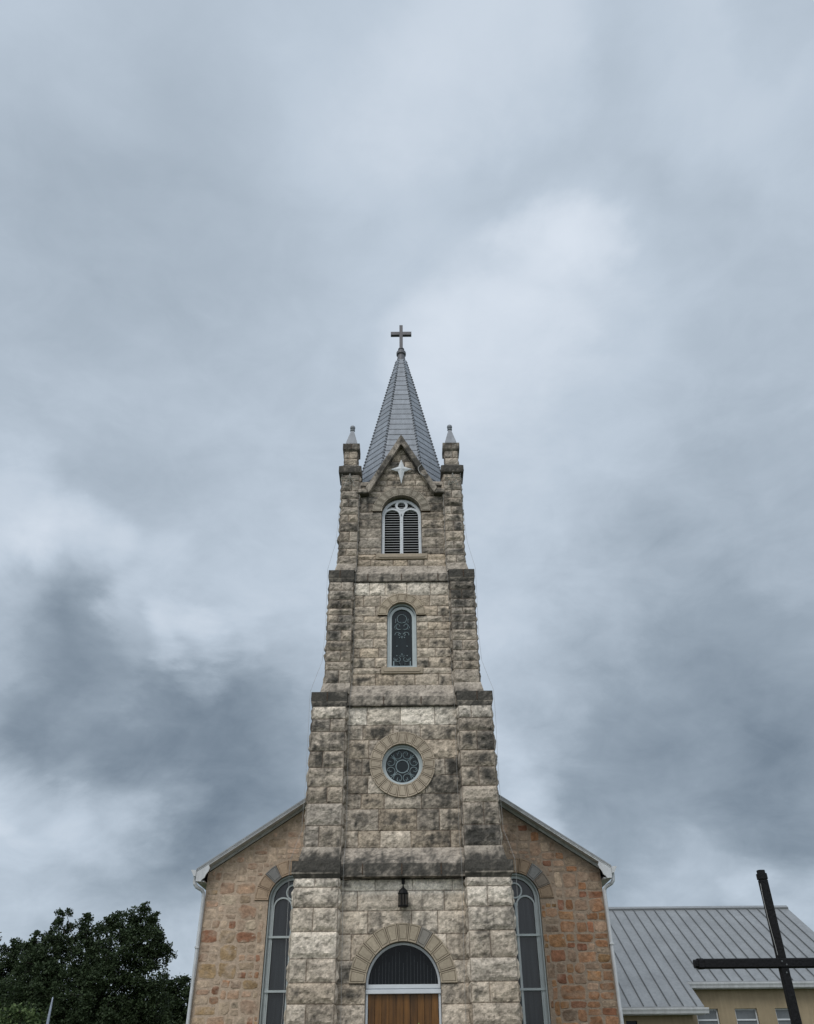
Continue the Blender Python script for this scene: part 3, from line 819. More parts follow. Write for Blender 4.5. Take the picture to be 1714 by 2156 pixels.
# --- spire
def spire():
    mb = MB(); z0, z1 = 18.9, 26.30
    def ap(z): return .2 + (26.30 - z) * .1965      # half the width over the flats
    n = 24; k8 = .46
    def octa(a):
        h = a * k8
        return [(-h, -a), (h, -a), (a, -h), (a, h), (h, a), (-h, a), (-a, h), (-a, -h)]
    zs = [z0 + (z1 - z0) * i / n for i in range(n + 1)]
    for i in range(n):
        a0, a1 = ap(zs[i]) + .010, ap(zs[i + 1]) - .002
        lo, hi = octa(a0), octa(a1); nx = octa(ap(zs[i + 1]) + .010)
        for s in range(8):
            A, B, C_, D = lo[s], lo[(s + 1) % 8], hi[(s + 1) % 8], hi[s]
            m = max(1, int(math.hypot(B[0] - A[0], B[1] - A[1]) / .62))
            sh = .5 * (i % 2) / m
            cuts = [0] + [min(.97, max(.03, q / m + sh)) for q in range(1, m)] + [1]
            for t0, t1 in zip(cuts, cuts[1:]):
                k = .93 + .14 * random.random(); col = (.265 * k, .292 * k, .330 * k)
                L2 = lambda P_, Q_, t: (lerp(P_[0], Q_[0], t), YC + lerp(P_[1], Q_[1], t))
                e = .004 / max(.1, math.hypot(B[0] - A[0], B[1] - A[1]))
                ta, tb = t0 + (e if t0 > 0 else 0), t1 - (e if t1 < 1 else 0)
                zb_, zt_ = zs[i], zs[i + 1]
                mb.quad((*L2(A, B, ta), zb_), (*L2(A, B, tb), zb_), (*L2(D, C_, tb), zt_), (*L2(D, C_, ta), zt_), col)
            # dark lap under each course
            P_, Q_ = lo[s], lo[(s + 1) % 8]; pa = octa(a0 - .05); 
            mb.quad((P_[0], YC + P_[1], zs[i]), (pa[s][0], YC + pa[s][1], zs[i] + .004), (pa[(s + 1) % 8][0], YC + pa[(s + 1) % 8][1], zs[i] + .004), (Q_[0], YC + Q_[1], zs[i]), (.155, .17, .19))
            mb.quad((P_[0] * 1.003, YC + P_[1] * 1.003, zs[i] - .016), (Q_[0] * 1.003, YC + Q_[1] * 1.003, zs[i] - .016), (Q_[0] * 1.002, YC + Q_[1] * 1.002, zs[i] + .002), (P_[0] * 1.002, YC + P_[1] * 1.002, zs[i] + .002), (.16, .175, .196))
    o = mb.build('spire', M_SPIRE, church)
    # knobbed hips
    hp = MB(); nn = n * 2
    for s in range(8):
        for j in range(nn):
            z = z0 + (z1 - z0) * (j + .15) / nn
            a = ap(z) + .012; x, y = octa(a)[s]
            r = .041 if z < 25.3 else .030
            cc = (.095, .104, .12)
            hp.lathe(x, YC + y, [(r * .5, z - r), (r, z - r * .3), (r, z + r * .4), (r * .4, z + r)], 8, cc)
        A = octa(ap(z0) + .014)[s]; B = octa(ap(z1) + .012)[s]
        hp.tube([(A[0], YC + A[1], z0), (B[0], YC + B[1], z1)], .022, 6, col=(.24, .265, .30), taper=.014)
    hp.build('hip_roll', M_SPIRE, o)
    f_ = MB(); g = (.12, .122, .135)
    f_.lathe(0, YC, [(.215, 26.22), (.16, 26.58), (.15, 26.68), (.20, 26.72), (.205, 26.84), (.19, 26.88), (.12, 26.93), (.105, 27.0), (.13, 27.03), (.13, 27.07), (.10, 27.10), (.06, 27.12)], 20, g)
    f_.build('finial', M_SPIRE, o)
    cr = MB(); g = (.12, .118, .130)
    cr.box(-.072, .072, YC - .072, YC + .072, 27.08, 28.50, g, b=.008)
    for s in (-1, 1):
        cr.box(*sorted((s * .070, s * .448)), YC - .070, YC + .070, 27.90, 28.09, g, b=.008)
    cr.build('spire_cross', M_SPIRE, o)
spire()

# --- nave: gable walls of rubble either side of the tower
YG = 27.0; NW = 6.06; EAVE = 6.66; SL = .655; YB = 52.0
def roofline(x): return EAVE + (NW - abs(x)) * SL
WX, WR, WS, WB = 3.40, .725, 5.88, 1.2
def win_out(cx, r, z0=WB, n=20): return [(cx - r, z0), (cx + r, z0)] + [(cx + r * math.cos(math.pi * i / n), WS + r * math.sin(math.pi * i / n)) for i in range(n + 1)]
def nave_wall():
    bm = bmesh.new()
    def loop(pts):
        vs = [bm.verts.new((x, YG, z)) for x, z in pts]
        return [bm.edges.new((vs[i], vs[(i + 1) % len(vs)])) for i in range(len(vs))]
    es = loop([(-NW, -.2), (NW, -.2), (NW, EAVE), (0, roofline(0)), (-NW, EAVE)])
    for s in (-1, 1): es += loop(win_out(s * WX, WR))
    bmesh.ops.triangle_fill(bm, use_beauty=True, edges=es)
    for f in bm.faces:
        if f.normal.y > 0: f.normal_flip()
    bmesh.ops.subdivide_edges(bm, edges=[e for e in bm.edges if e.calc_length() > .5], cuts=3)
    bmesh.ops.triangulate(bm, faces=bm.faces[:])
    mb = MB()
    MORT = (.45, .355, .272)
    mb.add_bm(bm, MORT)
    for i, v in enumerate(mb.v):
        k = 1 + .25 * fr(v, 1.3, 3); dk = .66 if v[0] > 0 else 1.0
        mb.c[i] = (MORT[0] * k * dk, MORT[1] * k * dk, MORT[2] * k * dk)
    # side and back walls
    for s in (-1, 1): mb.quad((s * NW, YG, -.2), (s * NW, YB, -.2), (s * NW, YB, EAVE), (s * NW, YG, EAVE), MORT)
    mb.poly([(NW, YB, -.2), (-NW, YB, -.2), (-NW, YB, EAVE), (0, YB, roofline(0)), (NW, YB, EAVE)], MORT)
    # window reveals
    for s in (-1, 1):
        o_ = win_out(s * WX, WR)
        for (a, b) in zip(o_, o_[1:] + o_[:1]):
            mb.quad((a[0], YG, a[1]), (b[0], YG, b[1]), (b[0], YG + .35, b[1]), (a[0], YG + .35, a[1]), (.26, .225, .17))
    # rubble
    rects = []
    def cut(x0, x1, z0, z1, depth=0):
        w, h = x1 - x0, z1 - z0
        if w > .95 or (w > .50 and w / h > 1.5 and random.random() < .75):
            t = random.uniform(.34, .66); cut(x0, x0 + w * t, z0, z1); cut(x0 + w * t, x1, z0, z1); return
        if h > .46 or (h > .34 and w / h < 1.25 and random.random() < .7):
            t = random.uniform(.36, .64); cut(x0, x1, z0, z0 + h * t); cut(x0, x1, z0 + h * t, z1); return
        rects.append((x0, x1, z0, z1))
    for s in (-1, 1):
        z = 0.0
        while z < 9.5:
            h = random.uniform(.62, .95); a, b = sorted((s * 2.2, s * (NW - .02)))
            cut(a, b, z, z + h); z += h
    PL = [(.42, .33, .24), (.41, .31, .215), (.43, .29, .20), (.39, .25, .165), (.40, .28, .16), (.37, .20, .115), (.34, .175, .11), (.44, .36, .27)]
    PR = [(.36, .155, .068), (.33, .118, .058), (.40, .19, .075), (.40, .225, .095), (.29, .10, .058), (.37, .165, .075), (.36, .17, .085), (.24, .165, .12)]
    BE = [(.48, .375, .28), (.46, .355, .262), (.45, .335, .25), (.45, .32, .235), (.43, .285, .20)]
    def fits(x0, x1, z0, z1):
        s = 1 if x0 + x1 > 0 else -1
        if max(z1 - roofline(x0), z1 - roofline(x1)) > .0: return False
        if z0 < WS and x1 > s * WX - WR + .01 and x0 < s * WX + WR - .01: return False
        if z1 > WS - .02:
            xs = min(max(s * WX, x0), x1); zs_ = max(z0, WS)
            if math.hypot(xs - s * WX, zs_ - WS) < 1.15: return False
        return True
    todo, rects = rects, []
    while todo:
        x0, x1, z0, z1 = todo.pop()
        if fits(x0, x1, z0, z1): rects.append((x0, x1, z0, z1)); continue
        if max(x1 - x0, z1 - z0) < .17: continue
        if x1 - x0 > (z1 - z0) * .9: t = (x0 + x1) / 2; todo += [(x0, t, z0, z1), (t, x1, z0, z1)]
        else: t = (z0 + z1) / 2; todo += [(x0, x1, z0, t), (x0, x1, t, z1)]
    for (x0, x1, z0, z1) in rects:
        cx, cz = (x0 + x1) / 2, (z0 + z1) / 2
        if abs(cx) < 2.35: continue
        s = 1 if cx > 0 else -1
        hi = sm(5.2, 6.8, cz); r = random.random()
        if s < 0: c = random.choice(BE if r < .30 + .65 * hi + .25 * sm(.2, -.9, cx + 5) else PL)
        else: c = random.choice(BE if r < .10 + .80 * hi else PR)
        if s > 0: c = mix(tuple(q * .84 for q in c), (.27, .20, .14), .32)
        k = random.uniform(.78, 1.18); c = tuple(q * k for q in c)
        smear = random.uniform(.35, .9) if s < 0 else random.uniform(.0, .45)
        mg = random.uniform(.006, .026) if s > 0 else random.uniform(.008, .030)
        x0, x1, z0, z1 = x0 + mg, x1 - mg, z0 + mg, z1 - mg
        if x1 - x0 < .07 or z1 - z0 < .05: continue
        w, h = (x1 - x0) / 2, (z1 - z0) / 2; cx, cz = (x0 + x1) / 2, (z0 + z1) / 2
        sd_ = random.random() * 100; n = 30; rings = []
        e = random.uniform(.30, .62); rot = R(random.uniform(-5, 5)) * min(1, h / w); sk = random.uniform(-.10, .10)
        MT = mix(MORT, (.20, .17, .13), .5) if s > 0 else MORT
        for ring, (f_, hgt) in enumerate(((1.0, -.003), (.95, .003), (.86, .007), (.66, .009), (.42, .010), (.18, .010))):
            row = []
            for i in range(n):
                t = 2 * math.pi * i / n; ct, st = math.cos(t), math.sin(t)
                px, pz = math.copysign(abs(ct) ** e, ct) * w, math.copysign(abs(st) ** e, st) * h
                jit = 1.0 + .22 * noise.noise(Vector((ct * 1.3 + sd_, st * 1.3, sd_))) + .07 * noise.noise(Vector((ct * 4 + sd_, st * 4, sd_)))
                px, pz = px * f_ * jit + sk * pz, pz * f_ * jit
                X, Zz = cx + px * math.cos(rot) - pz * math.sin(rot), cz + px * math.sin(rot) + pz * math.cos(rot)
                if abs(X) > NW - .004: X = math.copysign(NW - .004, X)
                y = YG - hgt - (.012 * fr((X, sd_, Zz), 6, 4) if ring > 1 else 0)
                kk = 1 + .30 * fr((X, sd_, Zz), 3.5, 4) + .30 * fr((X, sd_, Zz), 13, 3)
                cc = tuple(v * kk for v in c)
                mm = smear * sm(-.25, .5, fr((X + 7, sd_ * .1, Zz), 4.0, 3))
                cc = mix(cc, MT, min(1, mm + (.85 if ring == 0 else .35 if ring == 1 else 0)))
                row.append(mb.vert((X, y, Zz), cc))
            rings.append(row)
        for A, B in zip(rings, rings[1:]):
            for i in range(n): mb.face((A[i], A[(i + 1) % n], B[(i + 1) % n], B[i]))
        mb.face(rings[-1])
    return mb.build('nave_wall', M_RUBBLE, church)
nave_wall()
for s_ in (-1, 1):
    nwn = bpy.data.objects.new('nave_window', None); COL.objects.link(nwn); nwn.parent = church; nwn.location = (s_ * WX, YG - YC, WB)
    pk = (.40, .30, .215) if s_ < 0 else (.29, .215, .15)
    bl = (.215, .215, .21)
    v = voussoirs(s_ * WX, WS, WR + .004, 1.15, YG - .035, YG + .2, 9, 0, 180, pk, {6: bl} if s_ < 0 else {2: bl, 1: (.21, .18, .15)})
    v.build('arch_surround', M_DRESS, nwn)
    f = MB(); yy = YG + .12
    def afr(mb, wo, wi, y0, y1):
        mb.ring(s_ * WX, WS, wi, wo, y0, y1, 0, 180, 36)
        for q in (-1, 1): mb.box(*sorted((s_ * WX + q * wi, s_ * WX + q * wo)), y0, y1, WB, WS)
    afr(f, .715, .675, YG + .06, YG + .30)
    afr(f, .677, .585, YG + .16, YG + .30)
    f.box(s_ * WX - .035, s_ * WX + .035, YG + .17, YG + .26, WB, 5.78)
    for q in (-1, 1):
        f.ring(s_ * WX + q * .295, 5.70, .25, .295, YG + .175, YG + .25, 0, 180, 26)
        f.box(*sorted((s_ * WX + q * .545, s_ * WX + q * .60)), YG + .175, YG + .25, WB, 5.70)
    f.ring(s_ * WX, 6.13, .185, .225, YG + .172, YG + .252, n=34)
    for zb_ in (4.90, 3.50, 2.1):
        f.box(s_ * WX - .676, s_ * WX + .676, YG + .13, YG + .24, zb_ - .03, zb_ + .03)
    f.build('window_frame', M_FRAME, nwn)
    g = MB(); g.prism(win_out(s_ * WX, .66), YG + .24, YG + .27); g.build('pane', M_SCREEN, nwn)
# roof
rf = MB(); RO = .17; YO = 26.60
ex = NW + .27; ez = EAVE - .27 * SL + .235; rz = roofline(0) + .235
for s_ in (-1, 1):
    q = [(s_ * ex, YO - .03, ez), (0, YO - .03, rz), (0, YB + .3, rz), (s_ * ex, YB + .3, ez)]
    rf.poly(q if s_ < 0 else q[::-1])
    q = [(a, b, c_ - .05) for a, b, c_ in q]; rf.poly(q if s_ > 0 else q[::-1])
    rf.quad((s_ * ex, YO - .03, ez - .05), (0, YO - .03, rz - .05), (0, YO - .03, rz), (s_ * ex, YO - .03, ez))
    rf.quad((s_ * ex, YO - .03, ez - .05), (s_ * ex, YB, ez - .05), (s_ * ex, YB, ez), (s_ * ex, YO - .03, ez))
    y = YO + .4
    while y < YB: rf.prism([(s_ * ex, ez + .002), (0, rz + .002), (0, rz + .04), (s_ * ex, ez + .04)], y, y + .03); y += .45
ro_ = fix_normals(rf.build('nave_roof', M_GALV, church))
for s_ in (-1, 1):
    rb = MB()
    # barge board, moulding and soffit boards up the rake
    def band(y0, y1, d0, d1, x_out=0.0):
        a, b = ex - x_out, 2.3
        zz = lambda x, d: ez + (ex - x) * SL * (rz - ez) / (ex * SL) - d
        P_ = [(s_ * a, zz(a, d0)), (s_ * a, zz(a, d1)), (s_ * b, zz(b, d1)), (s_ * b, zz(b, d0))]
        rb.prism(P_ if s_ < 0 else P_[::-1], y0, y1)
    band(YO - .015, YO + .02, .052, .085)
    band(YO, YO + .03, .085, .128)
    band(YO + .03, YG - .002, .108, .130, .02)
    band(YG - .06, YG - .003, .130, .215, .3)
    fix_normals(rb.build('rake_board', M_TRIM, church))
    # boxed eave return with its scalloped edge
    er = MB(); a = ex; zt = ez - .10
    pts = [(a, zt), (a - .02, zt - .25), (a - .17, zt - .26), (a - .20, zt - .20), (a - .27, zt - .15), (a - .30, zt - .06), (a - .36, zt + .02), (a - .40, zt + .12), (a - .36, zt + .20)]
    pts = [(s_ * x, z) for x, z in pts]
    er.prism(pts if s_ < 0 else pts[::-1], YO - .012, YO + .05)
    er.box(*sorted((s_ * (NW + .005), s_ * (ex - .02))), YO + .05, YB, ez - .36, ez - .33)
    er.box(*sorted((s_ * (ex - .02), s_ * (ex - .045))), YO + .05, YB, ez - .33, ez - .06)
    fix_normals(er.build('eave_return', M_TRIM, church))
    # gutter, ogee profile along the eave
    gt = MB(); b0 = ex + .0; z = ez - .03
    pr_ = [(b0, z - .19), (b0 + .07, z - .175), (b0 + .10, z - .12), (b0 + .125, z - .07), (b0 + .155, z - .03), (b0 + .16, z), (b0, z - .01)]
    pr_ = [(s_ * x, zz) for x, zz in pr_]
    gt.prism(pr_ if s_ > 0 else pr_[::-1], YO - .03, YB)
    gto = fix_normals(gt.build('gutter', M_TRIM, church))
    # downpipe with an offset bend
    dp = MB(); xx = s_ * (ex + .05); xw = s_ * (NW + .035); yy = YO + .14
    P_ = [(xx, yy, z - .17), (xx, yy, z - .30), (s_ * (ex + .035), yy, z - .37), (s_ * (ex - .02), yy + .03, z - .45), (s_ * (NW + .09), yy + .12, z - .53), (xw + s_ * .01, yy + .16, z - .60), (xw, yy + .17, z - .72), (xw, yy + .17, 0)]
    dp.tube(P_, .052, 10)
    for zz in (4.6, 2.2): dp.box(*sorted((xw - s_ * .06, xw + s_ * .062)), yy + .10, yy + .24, zz, zz + .04)
    fix_normals(dp.build('downpipe', M_TRIM, church))
# church steps
st_ = MB()
for k in range(5): st_.box(-1.9 - .0 * k, 1.9, 22.05 - .32 * (4 - k) - .1, 22.5, .0 + .14 * k, .14 * (k + 1), (.30, .29, .27), b=.008)
st_.build('front_steps', M_DRESS, church)

# ================================================================== THINGS ON THE CHURCH
# wall lantern
ln = thing('lantern', (.01, 22.30, 4.95), 'black iron lantern hung on the tower wall above the door arch', 'lantern')
yl = 22.22
b_ = MB()
b_.tube([(.01, 22.44, 5.62), (.01, 22.36, 5.66), (.01, yl + .04, 5.62), (.01, yl, 5.54), (.01, yl, 5.40)], .014, 6)
b_.box(-.03, .05, 22.36, 22.44, 5.50, 5.68, b=.008)
b_.build('bracket', M_IRON, ln)
b_ = MB()
b_.lathe(.01, yl, [(.125, 5.235), (.135, 5.25), (.118, 5.285), (.10, 5.33), (.06, 5.37), (.03, 5.39), (.022, 5.42), (.012, 5.44)], 8)
b_.build('cap', M_IRON, ln)
b_ = MB()
for k in range(8):
    a = R(45 * k + 22.5); b_.tube([(.01 + .122 * math.cos(a), yl + .122 * math.sin(a), 4.97), (.01 + .118 * math.cos(a), yl + .118 * math.sin(a), 5.24)], .010, 5)
b_.lathe(.01, yl, [(.128, 4.95), (.132, 4.965), (.13, 4.985), (.10, 4.99)], 8)
b_.build('cage', M_IRON, ln)
b_ = MB(); b_.lathe(.01, yl, [(.10, 4.985), (.105, 5.23)], 8); b_.build('lantern_glass', mat('smoked_amber_glass', (.020, .014, .008), rough=.25), ln)

# four-pointed star on the gable
s4 = MB(); cz = 19.06; yb_ = 22.735
pts = []
for k, (rr) in enumerate((.37, .165, .44, .165, .37, .165, .63, .165)):
    a = R(45 * k); q = rr * .92 if k % 2 else rr
    pts.append((q * math.cos(a), cz + q * math.sin(a)))
ctr = s4.vert((0, yb_ - .055, cz)); ids = [s4.vert((x, yb_, z)) for x, z in pts]; bk = [s4.vert((x, yb_ + .05, z)) for x, z in pts]
for i in range(8):
    j = (i + 1) % 8; s4.face((ids[i], ids[j], ctr)); s4.face((ids[j], ids[i], bk[i], bk[j]))
s4.face(bk[::-1])
so = fix_normals(s4.build('star_ornament', mat('pale_star_paint', (.58, .61, .63), rough=.55, nscale=9, namp=.14), None))
tag(so, 'pale four-pointed star fixed on the pointed gable below the spire', 'star')
# rope-light stars on the corner piers
for s_ in (-1, 1):
    m_ = MB(); cx, cz = s_ * 1.79, 18.46; y = 22.585
    tip = [(cx + .30 * math.cos(R(90 + 144 * k)), y, cz + .30 * math.sin(R(90 + 144 * k))) for k in range(5)]
    m_.tube([(x, yy - .012 * (i % 2), z) for i, (x, yy, z) in enumerate(tip)], .017, 5, True)
    m_.tube([(cx, y + .05, cz), (cx, y - .01, cz + .29)], .008, 4)
    o = m_.build('star_light_frame', mat('rope_light_tube', (.50, .50, .48), rough=.5), None)
    tag(o, ('unlit rope-light star outline on the %s corner pier, below its pinnacle' % ('left' if s_ < 0 else 'right')), 'star light', 'rope-light stars on the tower piers')
# loose cables hung down the tower
def cable(pts, label, r=.0042):
    out = []
    for a, b in zip(pts, pts[1:]):
        n = max(2, int((Vector(b) - Vector(a)).length / .5))
        for i in range(n):
            p = Vector(a).lerp(Vector(b), i / n)
            if i: p += Vector((.014 * noise.noise(p * 1.7), 0, 0))
            out.append(p)
    out.append(Vector(pts[-1]))
    m_ = MB(); m_.tube(out, r, 5)
    tag(m_.build('light_cable', M_CABLE, None), label, 'cable', 'pale cables hung down the tower')
for s_, nm_ in ((-1, 'left'), (1, 'right')):
    S = s_
    cable([(S * 2.06, 22.58, 18.75), (S * 2.12, 22.57, 16.6), (S * 2.16, 22.56, 15.9), (S * 2.36, 22.40, 14.80), (S * 2.355, 22.39, 14.45), (S * 2.33, 22.37, 12.5), (S * 2.37, 22.36, 11.6), (S * 2.63, 22.14, 10.60), (S * 2.635, 22.13, 10.25), (S * 2.60, 22.09, 8.0), (S * 2.62, 22.08, 6.75), (S * 2.84, 21.92, 6.0), (S * 2.845, 21.91, 5.65), (S * 2.78, 21.93, 3.5), (S * 2.78, 21.93, 1.0)],
          'thin pale cable running down the %s outer edge of the bell tower' % nm_)
    cable([(S * 1.44, 22.63, 17.9), (S * 1.45, 22.60, 15.2), (S * 1.47, 22.585, 14.75), (S * 1.48, 22.58, 14.4), (S * 1.47, 22.60, 11.2), (S * 1.50, 22.385, 10.5), (S * 1.505, 22.38, 10.2), (S * 1.49, 22.42, 6.6), (S * 1.50, 22.10, 5.95), (S * 1.50, 22.10, 5.6), (S * 1.46, 22.32, 3.0), (S * 1.46, 22.32, 1.0)],
          'thin pale cable down the %s inner corner of the tower, beside the windows' % nm_)
m_ = MB(); m_.tube([(.73, 22.58, 19.13), (.69, 22.575, 19.11), (.61, 22.575, 19.02), (.595, 22.575, 18.92), (.65, 22.575, 18.77), (.76, 22.575, 18.66), (.84, 22.58, 18.63)], .015, 6)
tag(m_.build('rope_light', M_CABLE, None), 'short loop of pale rope light on the blackened right gable coping', 'rope light')

# ================================================================== ANNEX BUILDING AT RIGHT
ax = thing('annex_building', (13.0, 38.0, 0), 'tan stucco building with grey standing-seam metal roof beside the church', 'building')
YR_, ZR, SLA = 41.0, 7.63, .5877
def rz_(y): return ZR - (YR_ - y) * SLA
X0, X1, XS = 6.6, 17.40, 10.60
Y1_, Y2_ = 35.30, 33.80
ar = MB()
def roof_quad(x0, x1, ya, yb):
    for dz, fl in ((0, 0), (-.10, 1)):
        q = [(x0, ya, rz_(ya) + dz), (x1, ya, rz_(ya) + dz), (x1, yb, rz_(yb) + dz), (x0, yb, rz_(yb) + dz)]
        ar.poly(q if not fl else q[::-1])
    ar.quad((x0, ya, rz_(ya) - .10), (x1, ya, rz_(ya) - .10), (x1, ya, rz_(ya)), (x0, ya, rz_(ya)))
    ar.quad((x1, ya, rz_(ya) - .10), (x1, yb, rz_(yb) - .10), (x1, yb, rz_(yb)), (x1, ya, rz_(ya)))
roof_quad(X0, XS, Y2_, Y1_)
roof_quad(X0, X1, Y1_, YR_)
ar.poly([(X1, YR_, ZR), (X0, YR_, ZR), (X0, YR_ + 5.7, rz_(Y1_)), (X1, YR_ + 5.7, rz_(Y1_))][::-1])
x = 9.399 - .4714 * 5
while x < X1 - .1:
    ya = Y2_ if x < XS - .02 else Y1_
    ar.prism([(0, 0)] * 0 or [(x - .017, 0), (x + .017, 0), (x + .017, .05), (x - .017, .05)], 0, 1, m=1) if False else None
    z0_, z1_ = rz_(ya), rz_(YR_)
    i = [ar.vert(p) for p in ((x - .016, ya, z0_), (x + .016, ya, z0_), (x + .016, ya, z0_ + .045), (x - .016, ya, z0_ + .045), (x - .016, YR_, z1_), (x + .016, YR_, z1_), (x + .016, YR_, z1_ + .045), (x - .016, YR_, z1_ + .045))]
    for q in ((0, 1, 2, 3), (3, 2, 6, 7), (0, 3, 7, 4), (1, 5, 6, 2)): ar.face([i[k] for k in q], 1)
    x += .4714
fix_normals(ar.build('metal_roof', [M_GALV, M_SEAM], ax))
c = MB()
c.prism([(X0, 0), (X1 + .03, 0), (X1 + .03, 1), (X0, 1)], 0, 1) if False else None
for x0, x1 in ((X0, X1 + .02),):
    P_ = [(YR_ - .17, ZR - .055), (YR_ - .17, ZR - .02), (YR_, ZR + .075), (YR_ + .17, ZR - .02)]
    for (a, b) in zip(P_, P_[1:]): c.quad((x0, a[0], a[1]), (x1, a[0], a[1]), (x1, b[0], b[1]), (x0, b[0], b[1]))
    c.poly([(x1, p[0], p[1]) for p in P_])
c.box(X0, X1 + .01, YR_ - .185, YR_ - .165, ZR - .115, ZR - .035, m=1)
fix_normals(c.build('ridge_cap', [M_GALV, M_SEAM], ax))
c = MB()
for xa, xb, y_ in ((XS - .05, X1 + .1, Y1_), (X0, XS + .12, Y2_)):
    z = rz_(y_) - .04
    P_ = [(y_ - .02, z - .19), (y_ - .07, z - .18), (y_ - .09, z - .11), (y_ - .12, z - .05), (y_ - .125, z), (y_ - .02, z)]
    a = [c.vert((xa, p[0], p[1])) for p in P_]; b = [c.vert((xb, p[0], p[1])) for p in P_]
    c.face(a); c.face(b[::-1])
    for i in range(len(P_)): j = (i + 1) % len(P_); c.face((a[i], a[j], b[j], b[i]))
fix_normals(c.build('gutter', M_TRIM, ax))
c = MB(); c.box(XS - .05, XS - .005, Y2_ + .0, Y1_, rz_(Y2_) - .2, rz_(Y2_) - .1); 
c.poly([(XS + .004, Y2_, rz_(Y2_) - .17), (XS + .004, Y1_, rz_(Y1_) - .17), (XS + .004, Y1_, rz_(Y1_) + .01), (XS + .004, Y2_, rz_(Y2_) + .01)])
c.box(XS + .0, X1, Y1_ - .005, 35.6, rz_(Y1_) - .25, rz_(Y1_) - .21)
c.box(X0, XS, Y2_, 34.2, rz_(Y2_) - .25, rz_(Y2_) - .21)
fix_normals(c.build('fascia', M_TRIM, ax))
wl = MB()
WINS = [(10.82, 11.64), (12.27, 13.10), (13.78, 14.62), (15.24, 16.08)]
WZ0, WZ1 = 1.9, 3.41
def wall_with(x0, x1, y, zb, zt, ops):
    xs = sorted({x0, x1} | {q for o in ops for q in o[:2]})
    for a, b in zip(xs, xs[1:]):
        o = [q for q in ops if q[0] <= a + 1e-6 and q[1] >= b - 1e-6]
        if o:
            _, _, oz0, oz1 = o[0]
            wl.quad((a, y, zb), (b, y, zb), (b, y, oz0), (a, y, oz0)); wl.quad((a, y, oz1), (b, y, oz1), (b, y, zt), (a, y, zt))
            for s in ((a, y, oz0), (b, y, oz0)): pass
            wl.quad((a, y, oz0), (a, y + .18, oz0), (a, y + .18, oz1), (a, y, oz1)); wl.quad((b, y, oz0), (b, y, oz1), (b, y + .18, oz1), (b, y + .18, oz0))
            wl.quad((a, y, oz1), (a, y + .18, oz1), (b, y + .18, oz1), (b, y, oz1)); wl.quad((a, y, oz0), (b, y, oz0), (b, y + .18, oz0), (a, y + .18, oz0))
        else: wl.quad((a, y, zb), (b, y, zb), (b, y, zt), (a, y, zt))
wall_with(10.25, X1 - .35, 35.6, 0, rz_(Y1_) - .2, [(a, b, WZ0, WZ1) for a, b in WINS])
wall_with(X0, 10.25, 34.2, 0, rz_(Y2_) - .2, [(7.84, 8.24, 0.9, 2.99)])
wl.quad((10.25, 34.2, 0), (10.25, 35.6, 0), (10.25, 35.6, 4.2), (10.25, 34.2, 3.3))
xe = X1 - .35
wl.poly([(xe, 35.6, 0), (xe, 46.4, 0), (xe, 46.4, rz_(Y1_) - .1), (xe, YR_, ZR - .15), (xe, 35.6, rz_(Y1_) - .1)])
wl.quad((X0, 46.4, 0), (xe, 46.4, 0), (xe, 46.4, 4.2), (X0, 46.4, 4.2))
fix_normals(wl.build('stucco_wall', M_STUCCO, ax))
for a, b in WINS:
    f = MB(); y = 35.70
    f.box(a, a + .05, y, y + .06, WZ0, WZ1); f.box(b - .05, b, y, y + .06, WZ0, WZ1)
    f.box(a + .05, b - .05, y, y + .06, WZ1 - .05, WZ1); f.box(a + .05, b - .05, y, y + .06, WZ0, WZ0 + .05); f.box(a + .05, b - .05, y - .01, y + .05, 3.03, 3.08)
    fo = f.build('window', M_WHITE, ax)
    g = MB(); g.box(a + .05, b - .05, y + .03, y + .04, WZ0, WZ1); g.build('pane', M_BLIND, fo)
g = MB(); g.box(7.84, 8.24, 34.3, 34.33, .9, 2.99); g.build('dark_window', M_GLASS, ax)

# ================================================================== BLACK CROSS NEAR THE VIEWER
bc = thing('timber_cross', (5.02, 12.05, 0), 'tall black timber cross standing on the lawn at right', 'cross')
def beam(mb, p, q, h, ch):
    """square beam with chamfered edges from p to q"""
    p, q = Vector(p), Vector(q); d = (q - p).normalized(); u = Vector((0, 1, 0)); w = d.cross(u)
    sec = [(h, h - ch), (h - ch, h), (-h + ch, h), (-h, h - ch), (-h, -h + ch), (-h + ch, -h), (h - ch, -h), (h, -h + ch)]
    A = [mb.vert(p + u * a + w * b) for a, b in sec]; B = [mb.vert(q + u * a + w * b) for a, b in sec]
    mb.face(A[::-1]); mb.face(B)
    for i in range(8): j = (i + 1) % 8; mb.face((A[i], A[j], B[j], B[i]))
def taper_cap(mb, p, d, h, ln_):
    p, d = Vector(p), Vector(d)
    beam(mb, p, p + d * ln_ * .62, h, .018)
    beam(mb, p + d * ln_ * .62, p + d * ln_, h * .80, .02)
c = MB(); beam(c, (5.02, 12.05, -.3), (5.02, 12.05, 3.71), .053, .012); fix_normals(c.build('post', M_CROSSWOOD, bc))
c = MB(); beam(c, (3.99, 12.04, 2.71), (6.05, 12.04, 2.71), .056, .014); fix_normals(c.build('arm', M_CROSSWOOD, bc))
for p, d in (((5.02, 12.05, 3.72), (0, 0, 1)), ((3.985, 12.04, 2.71), (-1, 0, 0)), ((6.055, 12.04, 2.71), (1, 0, 0))):
    c = MB(); taper_cap(c, p, d, .060, .115); fix_normals(c.build('end_cap', M_CROSSWOOD, bc))
c = MB(); c.tube([(4.958, 12.0, 3.66), (4.948, 12.0, 3.5), (4.95, 12.0, 3.2), (4.963, 12.0, 2.9), (4.964, 12.0, 2.8)], .0035, 5)
c.build('wire', M_CABLE, bc)
